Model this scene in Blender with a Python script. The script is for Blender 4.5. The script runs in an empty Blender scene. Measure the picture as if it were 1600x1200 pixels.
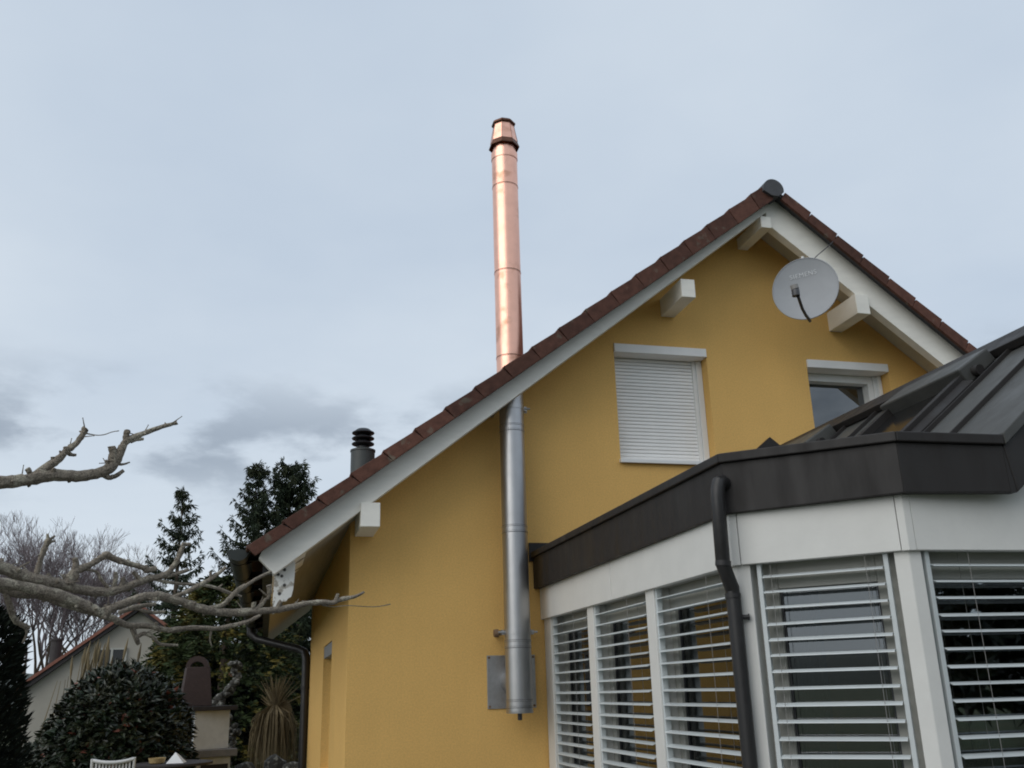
import bpy, bmesh, math, random
from mathutils import Vector, Matrix, noise
from math import radians as R, pi, sin, cos

sc = bpy.context.scene
col = sc.collection
rnd = random.Random(7)

# ------------------------------------------------------------------ camera
cam_d = bpy.data.cameras.new('camera')
cam = bpy.data.objects.new('camera', cam_d)
col.objects.link(cam)
sc.camera = cam
cam_d.sensor_width = 36.0
cam_d.lens = 36.0 * 1479 / 1600
cam_d.clip_start = 0.05
cam_d.clip_end = 3000
cam.matrix_world = Matrix((
    (0.9699926444, -0.0497087643, -0.2379985473, 0.0),
    (-0.2416439977, -0.3053137720, -0.9210817982, -8.0),
    (-0.0268783962, 0.9509534896, -0.3081639376, 1.6),
    (0, 0, 0, 1)))

# ------------------------------------------------------------------ world, sun, exposure
SUN_DIR = Vector((-0.72, -0.44, 0.60)).normalized()      # towards the sun
world = bpy.data.worlds.new('World')
sc.world = world
world.use_nodes = True
wn, wl = world.node_tree.nodes, world.node_tree.links
wn.clear()


def wnode(t, **kw):
    n = wn.new(t)
    for k, v in kw.items():
        setattr(n, k, v)
    return n


def wmath(op, a, b=None, clamp=False):
    n = wnode('ShaderNodeMath', operation=op, use_clamp=clamp)
    for i, v in enumerate((a, b)):
        if v is None:
            continue
        if isinstance(v, (int, float)):
            n.inputs[i].default_value = v
        else:
            wl.new(v, n.inputs[i])
    return n.outputs[0]


w_out = wnode('ShaderNodeOutputWorld')
sky = wnode('ShaderNodeTexSky', sky_type='NISHITA', sun_disc=False)
sky.sun_elevation = math.asin(SUN_DIR.z)
sky.sun_rotation = math.atan2(SUN_DIR.x, SUN_DIR.y)
sky.air_density = 1.0
sky.dust_density = 2.0
bg_sky = wnode('ShaderNodeBackground')
bg_sky.inputs[1].default_value = 0.10
wl.new(sky.outputs[0], bg_sky.inputs[0])
tc = wnode('ShaderNodeTexCoord')
sep = wnode('ShaderNodeSeparateXYZ')
wl.new(tc.outputs['Generated'], sep.inputs[0])
zc = wmath('MAXIMUM', sep.outputs[2], 0.0)
den = wmath('ADD', zc, 0.13)
comb = wnode('ShaderNodeCombineXYZ')
wl.new(wmath('DIVIDE', sep.outputs[0], den), comb.inputs[0])
wl.new(wmath('DIVIDE', sep.outputs[1], den), comb.inputs[1])
# broad soft cloud sheet
mp1 = wnode('ShaderNodeMapping')
mp1.inputs['Location'].default_value = (3.1, 1.7, 0.4)
wl.new(comb.outputs[0], mp1.inputs[0])
n1 = wnode('ShaderNodeTexNoise')
n1.inputs['Scale'].default_value = 0.85
n1.inputs['Detail'].default_value = 5
n1.inputs['Roughness'].default_value = 0.5
wl.new(mp1.outputs[0], n1.inputs['Vector'])
r1 = wnode('ShaderNodeValToRGB')
r1.color_ramp.elements[0].position = 0.34
r1.color_ramp.elements[0].color = (0.520, 0.608, 0.720, 1)
r1.color_ramp.elements[1].position = 0.66
r1.color_ramp.elements[1].color = (0.660, 0.735, 0.815, 1)
wl.new(n1.outputs[0], r1.inputs[0])
# pale haze towards the horizon
hz = wnode('ShaderNodeMapRange')
hz.inputs[1].default_value = 0.02
hz.inputs[2].default_value = 0.36
hz.inputs[3].default_value = 0.70
hz.inputs[4].default_value = 0.0
wl.new(zc, hz.inputs[0])
mixh = wnode('ShaderNodeMix', data_type='RGBA')
wl.new(hz.outputs[0], mixh.inputs[0])
wl.new(r1.outputs[0], mixh.inputs[6])
mixh.inputs[7].default_value = (0.71, 0.785, 0.85, 1)
# darker grey cloud banks low in the sky
mp2 = wnode('ShaderNodeMapping')
mp2.inputs['Location'].default_value = (2.9, 7.4, 0.0)
mp2.inputs['Scale'].default_value = (4.2, 4.2, 10.0)
wl.new(tc.outputs['Generated'], mp2.inputs[0])
n2 = wnode('ShaderNodeTexNoise')
n2.inputs['Scale'].default_value = 1.0
n2.inputs['Detail'].default_value = 7
n2.inputs['Roughness'].default_value = 0.57
wl.new(mp2.outputs[0], n2.inputs['Vector'])
r2 = wnode('ShaderNodeMapRange', interpolation_type='SMOOTHSTEP')
r2.inputs[1].default_value = 0.435
r2.inputs[2].default_value = 0.575
wl.new(n2.outputs[0], r2.inputs[0])
band_lo = wnode('ShaderNodeMapRange', interpolation_type='SMOOTHSTEP')
band_lo.inputs[1].default_value = 0.34
band_lo.inputs[2].default_value = 0.24
wl.new(zc, band_lo.inputs[0])
band_up = wnode('ShaderNodeMapRange', interpolation_type='SMOOTHSTEP')
band_up.inputs[1].default_value = 0.15
band_up.inputs[2].default_value = 0.24
wl.new(zc, band_up.inputs[0])
fac2 = wmath('MULTIPLY', wmath('MULTIPLY', r2.outputs[0], wmath('MULTIPLY', band_lo.outputs[0], band_up.outputs[0])), 0.9)
mixc = wnode('ShaderNodeMix', data_type='RGBA')
wl.new(fac2, mixc.inputs[0])
wl.new(mixh.outputs[2], mixc.inputs[6])
mixc.inputs[7].default_value = (0.325, 0.385, 0.465, 1)
bg_cl = wnode('ShaderNodeBackground')
bg_cl.inputs[1].default_value = 1.0
wl.new(mixc.outputs[2], bg_cl.inputs[0])
mixs = wnode('ShaderNodeMixShader')
mixs.inputs[0].default_value = 0.95
wl.new(bg_sky.outputs[0], mixs.inputs[1])
wl.new(bg_cl.outputs[0], mixs.inputs[2])
wl.new(mixs.outputs[0], w_out.inputs[0])

sun_d = bpy.data.lights.new('sun', 'SUN')
sun_d.energy = 1.25
sun_d.angle = R(58)
sun_d.color = (1.0, 0.96, 0.90)
sun = bpy.data.objects.new('sun', sun_d)
col.objects.link(sun)
sun.rotation_euler = (-SUN_DIR).to_track_quat('-Z', 'Y').to_euler()

sc.view_settings.view_transform = 'Standard'
sc.view_settings.look = 'None'
sc.view_settings.exposure = 0.06
sc.view_settings.gamma = 1.0
sc.view_settings.use_curve_mapping = False
sc.render.engine = 'CYCLES'
sc.cycles.use_denoising = True
sc.cycles.max_bounces = 8
sc.cycles.filter_width = 1.9


# ------------------------------------------------------------------ materials
def mat(name, color, rough=0.6, metal=0.0, var=0.0, vscale=3.0, color2=None, bump=0.0, bscale=80.0,
        spec=None, rvar=0.0, stretch=None, island=0.0, c2lo=0.45, c2hi=0.65, detail=5, trans=0.0):
    m = bpy.data.materials.new(name)
    m.use_nodes = True
    nt = m.node_tree
    b = nt.nodes['Principled BSDF']
    b.inputs['Roughness'].default_value = rough
    b.inputs['Metallic'].default_value = metal
    if spec is not None:
        b.inputs['Specular IOR Level'].default_value = spec
    N, L = nt.nodes, nt.links
    c = N.new('ShaderNodeTexCoord')
    vec = c.outputs['Object']
    if stretch:
        mp = N.new('ShaderNodeMapping')
        mp.inputs['Scale'].default_value = stretch
        L.new(vec, mp.inputs[0])
        vec = mp.outputs[0]
    out = None
    rgb = N.new('ShaderNodeRGB')
    rgb.outputs[0].default_value = (*color, 1)
    out = rgb.outputs[0]
    if color2 is not None:
        n = N.new('ShaderNodeTexNoise')
        n.inputs['Scale'].default_value = vscale
        n.inputs['Detail'].default_value = detail
        L.new(vec, n.inputs['Vector'])
        mr = N.new('ShaderNodeMapRange')
        mr.interpolation_type = 'SMOOTHSTEP'
        mr.inputs[1].default_value = c2lo
        mr.inputs[2].default_value = c2hi
        L.new(n.outputs[0], mr.inputs[0])
        mx = N.new('ShaderNodeMix')
        mx.data_type = 'RGBA'
        L.new(mr.outputs[0], mx.inputs[0])
        L.new(out, mx.inputs[6])
        mx.inputs[7].default_value = (*color2, 1)
        out = mx.outputs[2]
    if var or island:
        hsv = N.new('ShaderNodeHueSaturation')
        L.new(out, hsv.inputs['Color'])
        val = None
        if var:
            n = N.new('ShaderNodeTexNoise')
            n.inputs['Scale'].default_value = vscale * 1.7
            n.inputs['Detail'].default_value = 6
            n.inputs['Roughness'].default_value = 0.6
            L.new(vec, n.inputs['Vector'])
            mr = N.new('ShaderNodeMapRange')
            mr.inputs[1].default_value = 0.3
            mr.inputs[2].default_value = 0.7
            mr.inputs[3].default_value = 1 - var
            mr.inputs[4].default_value = 1 + var
            L.new(n.outputs[0], mr.inputs[0])
            val = mr.outputs[0]
        if island:
            g = N.new('ShaderNodeNewGeometry')
            mr = N.new('ShaderNodeMapRange')
            mr.inputs[3].default_value = 1 - island
            mr.inputs[4].default_value = 1 + island
            L.new(g.outputs['Random Per Island'], mr.inputs[0])
            if val is None:
                val = mr.outputs[0]
            else:
                mm = N.new('ShaderNodeMath')
                mm.operation = 'MULTIPLY'
                L.new(val, mm.inputs[0])
                L.new(mr.outputs[0], mm.inputs[1])
                val = mm.outputs[0]
        L.new(val, hsv.inputs['Value'])
        out = hsv.outputs[0]
    L.new(out, b.inputs['Base Color'])
    if rvar:
        n = N.new('ShaderNodeTexNoise')
        n.inputs['Scale'].default_value = vscale * 2.3
        n.inputs['Detail'].default_value = 6
        L.new(vec, n.inputs['Vector'])
        mr = N.new('ShaderNodeMapRange')
        mr.inputs[1].default_value = 0.3
        mr.inputs[2].default_value = 0.7
        mr.inputs[3].default_value = max(0.02, rough - rvar)
        mr.inputs[4].default_value = min(1, rough + rvar)
        L.new(n.outputs[0], mr.inputs[0])
        L.new(mr.outputs[0], b.inputs['Roughness'])
    if bump:
        n = N.new('ShaderNodeTexNoise')
        n.inputs['Scale'].default_value = bscale
        n.inputs['Detail'].default_value = 4
        L.new(vec, n.inputs['Vector'])
        bp = N.new('ShaderNodeBump')
        bp.inputs['Strength'].default_value = bump
        bp.inputs['Distance'].default_value = 0.01
        L.new(n.outputs[0], bp.inputs['Height'])
        L.new(bp.outputs[0], b.inputs['Normal'])
    if trans:
        b.inputs['Transmission Weight'].default_value = trans
    return m


def glass_mat(name, tint=(0.80, 0.84, 0.84), refl=1.0):
    m = bpy.data.materials.new(name)
    m.use_nodes = True
    nt = m.node_tree
    nt.nodes.clear()
    o = nt.nodes.new('ShaderNodeOutputMaterial')
    t = nt.nodes.new('ShaderNodeBsdfTransparent')
    t.inputs[0].default_value = (*tint, 1)
    g = nt.nodes.new('ShaderNodeBsdfGlossy')
    g.inputs['Roughness'].default_value = 0.015
    g.inputs['Color'].default_value = (0.95, 0.98, 1.0, 1)
    f = nt.nodes.new('ShaderNodeFresnel')
    f.inputs[0].default_value = 1.55
    mu = nt.nodes.new('ShaderNodeMath')
    mu.operation = 'MULTIPLY'
    mu.use_clamp = True
    mu.inputs[1].default_value = refl
    nt.links.new(f.outputs[0], mu.inputs[0])
    mx = nt.nodes.new('ShaderNodeMixShader')
    nt.links.new(mu.outputs[0], mx.inputs[0])
    nt.links.new(t.outputs[0], mx.inputs[1])
    nt.links.new(g.outputs[0], mx.inputs[2])
    nt.links.new(mx.outputs[0], o.inputs[0])
    return m


M = {}
M['stucco'] = mat('ochre_stucco', (0.765, 0.475, 0.160), 0.9, var=0.03, vscale=1.3, bump=0.55, bscale=150, spec=0.15)
M['white'] = mat('white_paint', (0.66, 0.655, 0.625), 0.55, var=0.035, vscale=4, bump=0.05, bscale=60, spec=0.3)
M['white_wood'] = mat('white_wood_paint', (0.86, 0.835, 0.765), 0.6, var=0.05, vscale=3, bump=0.08, bscale=50, spec=0.25,
                      stretch=(1, 1, 3))
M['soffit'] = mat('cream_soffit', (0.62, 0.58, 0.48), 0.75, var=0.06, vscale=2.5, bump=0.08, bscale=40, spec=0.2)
M['tile'] = mat('brown_clay_tile', (0.098, 0.043, 0.030), 0.75, var=0.22, vscale=7, bump=0.3, bscale=120, spec=0.25)
M['tile'] = mat('brown_clay_tile', (0.098, 0.043, 0.030), 0.75, var=0.28, vscale=9, bump=0.4, bscale=90, spec=0.25, color2=(0.13, 0.10, 0.075), c2lo=.60, c2hi=.72)
M['ridge'] = mat('grey_ridge_tile', (0.060, 0.061, 0.066), 0.65, var=0.15, vscale=8, bump=0.25, bscale=90)
M['copper'] = mat('copper_sheet', (0.90, 0.51, 0.385), 0.34, 1.0, color2=(0.58, 0.30, 0.20), vscale=6, c2lo=0.56, c2hi=0.74,
                  rvar=0.06, var=0.06)
M['copper_dark'] = mat('seam_shade_copper', (0.15, 0.075, 0.052), 0.5, 1.0, var=0.2, vscale=9)  # dark copper: seams, plus shade painted into the cowl's skirt and crown
M['steel'] = mat('stainless_steel', (0.46, 0.46, 0.465), 0.40, 1.0, rvar=0.04, vscale=5, var=0.05)
M['galv'] = mat('galvanised_plate', (0.42, 0.42, 0.42), 0.5, 1.0, var=0.08, vscale=20, rvar=0.1)
M['rust'] = mat('rusty_bolt', (0.20, 0.13, 0.08), 0.7, 0.4, var=0.2, vscale=30)
M['anthracite'] = mat('anthracite_sheet', (0.021, 0.0185, 0.0175), 0.6, var=0.12, vscale=3, rvar=0.12, bump=0.04, bscale=9,
                      spec=0.35, stretch=(1.6, 1.6, .45), color2=(0.027, 0.026, 0.025), c2lo=0.5, c2hi=0.8)
M['zinc'] = mat('grey_standing_seam', (0.066, 0.067, 0.063), 0.5, var=0.12, vscale=3, rvar=0.1, bump=0.04, bscale=8, spec=0.4)
M['blackpipe'] = mat('dark_pipe', (0.022, 0.021, 0.021), 0.42, var=0.1, vscale=8, rvar=0.1, spec=0.4)
M['gutter'] = mat('dark_green_gutter', (0.030, 0.035, 0.033), 0.5, var=0.1, vscale=8, spec=0.4)
M['alu'] = mat('light_aluminium_slat', (0.55, 0.59, 0.595), 0.38, var=0.03, vscale=5, spec=0.5)
M['shutter'] = mat('white_shutter_slat', (0.88, 0.87, 0.85), 0.45, var=0.02, vscale=6, spec=0.4)
M['upvc'] = mat('white_upvc', (0.76, 0.765, 0.75), 0.4, var=0.02, vscale=5, spec=0.4)
M['frame_grey'] = mat('pale_grey_frame', (0.40, 0.395, 0.36), 0.45, var=0.03, vscale=5, spec=0.4)
M['glass'] = glass_mat('window_glass', (0.42, 0.46, 0.47), 3.3)
M['glass_side'] = glass_mat('side_window_glass', (0.40, 0.44, 0.45), 1.3)
M['glass_dark'] = glass_mat('upper_window_glass', (0.10, 0.11, 0.12), 3.2)
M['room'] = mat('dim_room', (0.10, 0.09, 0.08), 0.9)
M['floor_tile'] = mat('terracotta_floor', (0.14, 0.09, 0.06), 0.6, var=0.1, vscale=4)
M['curtain'] = mat('grey_curtain', (0.26, 0.265, 0.275), 0.9, var=0.08, vscale=5)
M['dish'] = mat('grey_dish', (0.31, 0.325, 0.345), 0.45, var=0.05, vscale=5, spec=0.4)
M['dish_print'] = mat('white_print', (0.60, 0.62, 0.64), 0.5)
M['darkplastic'] = mat('dark_plastic', (0.05, 0.05, 0.055), 0.45)
M['greyplastic'] = mat('grey_plastic', (0.25, 0.24, 0.23), 0.5)
M['ventpipe'] = mat('dark_green_vent', (0.046, 0.052, 0.050), 0.5, var=0.12, vscale=8)
M['ventcap'] = mat('black_vent_hood', (0.012, 0.012, 0.014), 0.4)
M['bark'] = mat('pollard_bark', (0.225, 0.190, 0.148), 0.85, color2=(0.37, 0.335, 0.26), vscale=16, c2lo=0.50, c2hi=0.62,
                var=0.18, bump=0.55, bscale=70)
nt = M['bark'].node_tree
b_ = nt.nodes['Principled BSDF']
src = b_.inputs['Base Color'].links[0].from_socket
tcx = nt.nodes.new('ShaderNodeTexCoord')
vor = nt.nodes.new('ShaderNodeTexVoronoi')
vor.feature = 'DISTANCE_TO_EDGE'
vor.inputs['Scale'].default_value = 55
nz = nt.nodes.new('ShaderNodeTexNoise')
nz.inputs['Scale'].default_value = 22
nz.inputs['Detail'].default_value = 7
mxv = nt.nodes.new('ShaderNodeMix')
mxv.data_type = 'VECTOR'
mxv.inputs[0].default_value = .12
nt.links.new(tcx.outputs['Object'], mxv.inputs[4])
nt.links.new(nz.outputs['Color'], mxv.inputs[5])
nt.links.new(tcx.outputs['Object'], nz.inputs['Vector'])
nt.links.new(mxv.outputs[1], vor.inputs['Vector'])
mrv = nt.nodes.new('ShaderNodeMapRange')
mrv.inputs[1].default_value = 0.0
mrv.inputs[2].default_value = 0.10
nt.links.new(vor.outputs['Distance'], mrv.inputs[0])
mxc = nt.nodes.new('ShaderNodeMix')
mxc.data_type = 'RGBA'
nt.links.new(mrv.outputs[0], mxc.inputs[0])
mxc.inputs[6].default_value = (0.07, 0.058, 0.045, 1)
nt.links.new(src, mxc.inputs[7])
nt.links.new(mxc.outputs[2], b_.inputs['Base Color'])
M['cutwood'] = mat('cut_wood', (0.20, 0.12, 0.075), 0.85, var=0.25, vscale=30, bump=0.4, bscale=90)
M['twigs'] = mat('bare_twigs', (0.150, 0.120, 0.125), 0.9, island=0.25)
M['spruce'] = mat('spruce_needles', (0.020, 0.030, 0.016), 0.75, island=0.45, color2=(0.034, 0.040, 0.018), vscale=1.2, spec=0.2)
M['sprucebark'] = mat('spruce_bark', (0.085, 0.062, 0.045), 0.9, var=0.2, vscale=9)
M['gold'] = mat('golden_conifer', (0.030, 0.044, 0.015), 0.75, island=0.4, color2=(0.19, 0.15, 0.036), vscale=1.6, c2lo=0.51,
                c2hi=0.66, spec=0.2)
M['laurel'] = mat('laurel_leaf', (0.014, 0.024, 0.011), 0.38, island=0.5, color2=(0.034, 0.036, 0.016), vscale=5, spec=0.45)
M['laurel_red'] = mat('reddish_leaf', (0.17, 0.055, 0.035), 0.45, island=0.35)
M['yew'] = mat('dark_yew', (0.010, 0.014, 0.009), 0.8, island=0.4, spec=0.15)
M['pampas'] = mat('dry_pampas', (0.165, 0.128, 0.070), 0.9, island=0.4)
M['brick_paint'] = mat('brown_hood', (0.046, 0.030, 0.027), 0.9, var=0.15, vscale=9, bump=0.4, bscale=60)
M['dark_slab'] = mat('dark_slab', (0.035, 0.03, 0.03), 0.7, var=0.2, vscale=9)
M['render_white'] = mat('white_render', (0.74, 0.75, 0.73), 0.9, var=0.07, vscale=6, bump=0.3, bscale=80)
M['concrete'] = mat('grey_concrete', (0.22, 0.21, 0.20), 0.85, var=0.12, vscale=8, bump=0.3, bscale=60)
M['stone'] = mat('mottled_stone', (0.055, 0.053, 0.047), 0.9, color2=(0.30, 0.30, 0.27), vscale=14, c2lo=0.52, c2hi=0.66, var=0.2,
                 bump=0.6, bscale=40)
M['nh_wall'] = mat('cream_render', (0.35, 0.325, 0.28), 0.9, var=0.06, vscale=0.8, bump=0.2, bscale=30, color2=(0.30, 0.28, 0.24),
                   c2lo=0.56, c2hi=0.8)
M['nh_roof'] = mat('red_brown_roof', (0.21, 0.085, 0.058), 0.8, var=0.15, vscale=3)
M['lawn'] = mat('lawn', (0.045, 0.065, 0.022), 0.95, color2=(0.075, 0.075, 0.034), vscale=0.7, var=0.2, bump=0.5, bscale=30)
M['hill'] = mat('wooded_hill', (0.05, 0.06, 0.05), 0.95, var=0.25, vscale=0.05)
M['paving'] = mat('grey_paving', (0.14, 0.135, 0.13), 0.85, var=0.12, vscale=3, bump=0.3, bscale=50)
M['chairwhite'] = mat('white_garden_plastic', (0.62, 0.62, 0.61), 0.5, var=0.04, vscale=6)
M['cloth'] = mat('white_cloth', (0.78, 0.79, 0.80), 0.85)
M['straw'] = mat('straw_basket', (0.38, 0.28, 0.13), 0.85, var=0.2, vscale=30)

# peeling white board under the eave: white paint flaking off grey wood, dark knots
pm = bpy.data.materials.new('peeling_paint')
pm.use_nodes = True
pn, pk = pm.node_tree.nodes, pm.node_tree.links
pb = pn['Principled BSDF']
pb.inputs['Roughness'].default_value = 0.8
ptc = pn.new('ShaderNodeTexCoord')
pv = pn.new('ShaderNodeTexVoronoi')
pv.inputs['Scale'].default_value = 9
pk.new(ptc.outputs['Object'], pv.inputs['Vector'])
pr = pn.new('ShaderNodeMapRange')
pr.inputs[1].default_value = 0.10
pr.inputs[2].default_value = 0.17
pk.new(pv.outputs['Distance'], pr.inputs[0])
pno = pn.new('ShaderNodeTexNoise')
pno.inputs['Scale'].default_value = 7
pno.inputs['Detail'].default_value = 8
pk.new(ptc.outputs['Object'], pno.inputs['Vector'])
pr2 = pn.new('ShaderNodeMapRange')
pr2.inputs[1].default_value = 0.60
pr2.inputs[2].default_value = 0.64
pk.new(pno.outputs[0], pr2.inputs[0])
px1 = pn.new('ShaderNodeMix')
px1.data_type = 'RGBA'
pk.new(pr.outputs[0], px1.inputs[0])
px1.inputs[6].default_value = (0.05, 0.045, 0.04, 1)
px1.inputs[7].default_value = (0.90, 0.89, 0.86, 1)
px2 = pn.new('ShaderNodeMix')
px2.data_type = 'RGBA'
pk.new(pr2.outputs[0], px2.inputs[0])
pk.new(px1.outputs[2], px2.inputs[6])
px2.inputs[7].default_value = (0.22, 0.20, 0.17, 1)
pk.new(px2.outputs[2], pb.inputs['Base Color'])
psx = pn.new('ShaderNodeSeparateXYZ')
pk.new(ptc.outputs['Object'], psx.inputs[0])
pn3 = pn.new('ShaderNodeTexNoise')
pn3.inputs['Scale'].default_value = 3.2
pn3.inputs['Detail'].default_value = 6
pk.new(ptc.outputs['Object'], pn3.inputs['Vector'])


def pmath(op, a, b_):
    q_ = pn.new('ShaderNodeMath')
    q_.operation = op
    for i_, v_ in enumerate((a, b_)):
        if isinstance(v_, (int, float)):
            q_.inputs[i_].default_value = v_
        else:
            pk.new(v_, q_.inputs[i_])
    return q_.outputs[0]


# bare weathered wood where the paint has gone: towards the wall and farther back along the eave
pe = pmath('ADD', pmath('ADD', psx.outputs[0], pmath('MULTIPLY', pn3.outputs[0], .34)), pmath('MULTIPLY', pmath('MAXIMUM', psx.outputs[1], .25), .16))
pr3 = pn.new('ShaderNodeMapRange')
pr3.inputs[1].default_value = 0.51
pr3.inputs[2].default_value = 0.525
pk.new(pe, pr3.inputs[0])
px3 = pn.new('ShaderNodeMix')
px3.data_type = 'RGBA'
pk.new(pr3.outputs[0], px3.inputs[0])
pk.new(px2.outputs[2], px3.inputs[6])
px3.inputs[7].default_value = (0.38, 0.35, 0.295, 1)
pk.new(px3.outputs[2], pb.inputs['Base Color'])
M['peel'] = pm
pm2 = bpy.data.materials.new('flaking_white_board')
pm2.use_nodes = True
qn, qk = pm2.node_tree.nodes, pm2.node_tree.links
qb = qn['Principled BSDF']
qb.inputs['Roughness'].default_value = 0.75
qt = qn.new('ShaderNodeTexCoord')
q1 = qn.new('ShaderNodeTexVoronoi')
q1.inputs['Scale'].default_value = 15
qk.new(qt.outputs['Object'], q1.inputs['Vector'])
q2 = qn.new('ShaderNodeMapRange')
q2.inputs[1].default_value = 0.16
q2.inputs[2].default_value = 0.24
qk.new(q1.outputs['Distance'], q2.inputs[0])
q3 = qn.new('ShaderNodeTexNoise')
q3.inputs['Scale'].default_value = 16
q3.inputs['Detail'].default_value = 7
qk.new(qt.outputs['Object'], q3.inputs['Vector'])
q4 = qn.new('ShaderNodeMapRange')
q4.inputs[1].default_value = 0.53
q4.inputs[2].default_value = 0.60
qk.new(q3.outputs[0], q4.inputs[0])
q5 = qn.new('ShaderNodeMix')
q5.data_type = 'RGBA'
q5.inputs[6].default_value = (0.74, 0.73, 0.69, 1)
q5.inputs[7].default_value = (0.36, 0.33, 0.28, 1)
qk.new(q4.outputs[0], q5.inputs[0])
q6 = qn.new('ShaderNodeMix')
q6.data_type = 'RGBA'
q6.inputs[6].default_value = (0.05, 0.045, 0.04, 1)
qk.new(q2.outputs[0], q6.inputs[0])
qk.new(q5.outputs[2], q6.inputs[7])
qk.new(q6.outputs[2], qb.inputs['Base Color'])
M['flake'] = pm2
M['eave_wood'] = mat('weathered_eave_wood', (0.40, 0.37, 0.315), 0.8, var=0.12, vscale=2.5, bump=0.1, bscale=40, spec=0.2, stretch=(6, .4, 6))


nt = M['stucco'].node_tree
b_ = nt.nodes['Principled BSDF']
src = b_.inputs['Base Color'].links[0].from_socket
tcx = nt.nodes.new('ShaderNodeTexCoord')
n_f = nt.nodes.new('ShaderNodeTexNoise')
n_f.inputs['Scale'].default_value = 75
n_f.inputs['Detail'].default_value = 5
n_f.inputs['Roughness'].default_value = .75
mp_ = nt.nodes.new('ShaderNodeMapping')
mp_.inputs['Scale'].default_value = (9, 9, .35)
n_s = nt.nodes.new('ShaderNodeTexNoise')
n_s.inputs['Scale'].default_value = 1.0
n_s.inputs['Detail'].default_value = 6
nt.links.new(tcx.outputs['Object'], n_f.inputs['Vector'])
nt.links.new(tcx.outputs['Object'], mp_.inputs[0])
nt.links.new(mp_.outputs[0], n_s.inputs['Vector'])
mr_a = nt.nodes.new('ShaderNodeMapRange')
mr_a.inputs[1].default_value, mr_a.inputs[2].default_value, mr_a.inputs[3].default_value, mr_a.inputs[4].default_value = .3, .7, .86, 1.14
mr_b = nt.nodes.new('ShaderNodeMapRange')
mr_b.inputs[1].default_value, mr_b.inputs[2].default_value, mr_b.inputs[3].default_value, mr_b.inputs[4].default_value = .3, .7, .99, 1.01
nt.links.new(n_f.outputs[0], mr_a.inputs[0])
nt.links.new(n_s.outputs[0], mr_b.inputs[0])
mm_ = nt.nodes.new('ShaderNodeMath')
mm_.operation = 'MULTIPLY'
nt.links.new(mr_a.outputs[0], mm_.inputs[0])
nt.links.new(mr_b.outputs[0], mm_.inputs[1])
hs_ = nt.nodes.new('ShaderNodeHueSaturation')
nt.links.new(src, hs_.inputs['Color'])
nt.links.new(mm_.outputs[0], hs_.inputs['Value'])
nt.links.new(hs_.outputs[0], b_.inputs['Base Color'])
for key, amt in (('tile', .30), ('white_wood', .05), ('zinc', .12), ('stone', .3), ('shutter', .03), ('alu', .07)):
    nt = M[key].node_tree
    b_ = nt.nodes['Principled BSDF']
    lk = b_.inputs['Base Color'].links[0]
    src = lk.from_socket
    oi = nt.nodes.new('ShaderNodeObjectInfo')
    mr_ = nt.nodes.new('ShaderNodeMapRange')
    mr_.inputs[3].default_value = 1 - amt
    mr_.inputs[4].default_value = 1 + amt
    nt.links.new(oi.outputs['Random'], mr_.inputs[0])
    hs = nt.nodes.new('ShaderNodeHueSaturation')
    nt.links.new(src, hs.inputs['Color'])
    nt.links.new(mr_.outputs[0], hs.inputs['Value'])
    nt.links.new(hs.outputs[0], b_.inputs['Base Color'])


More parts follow.
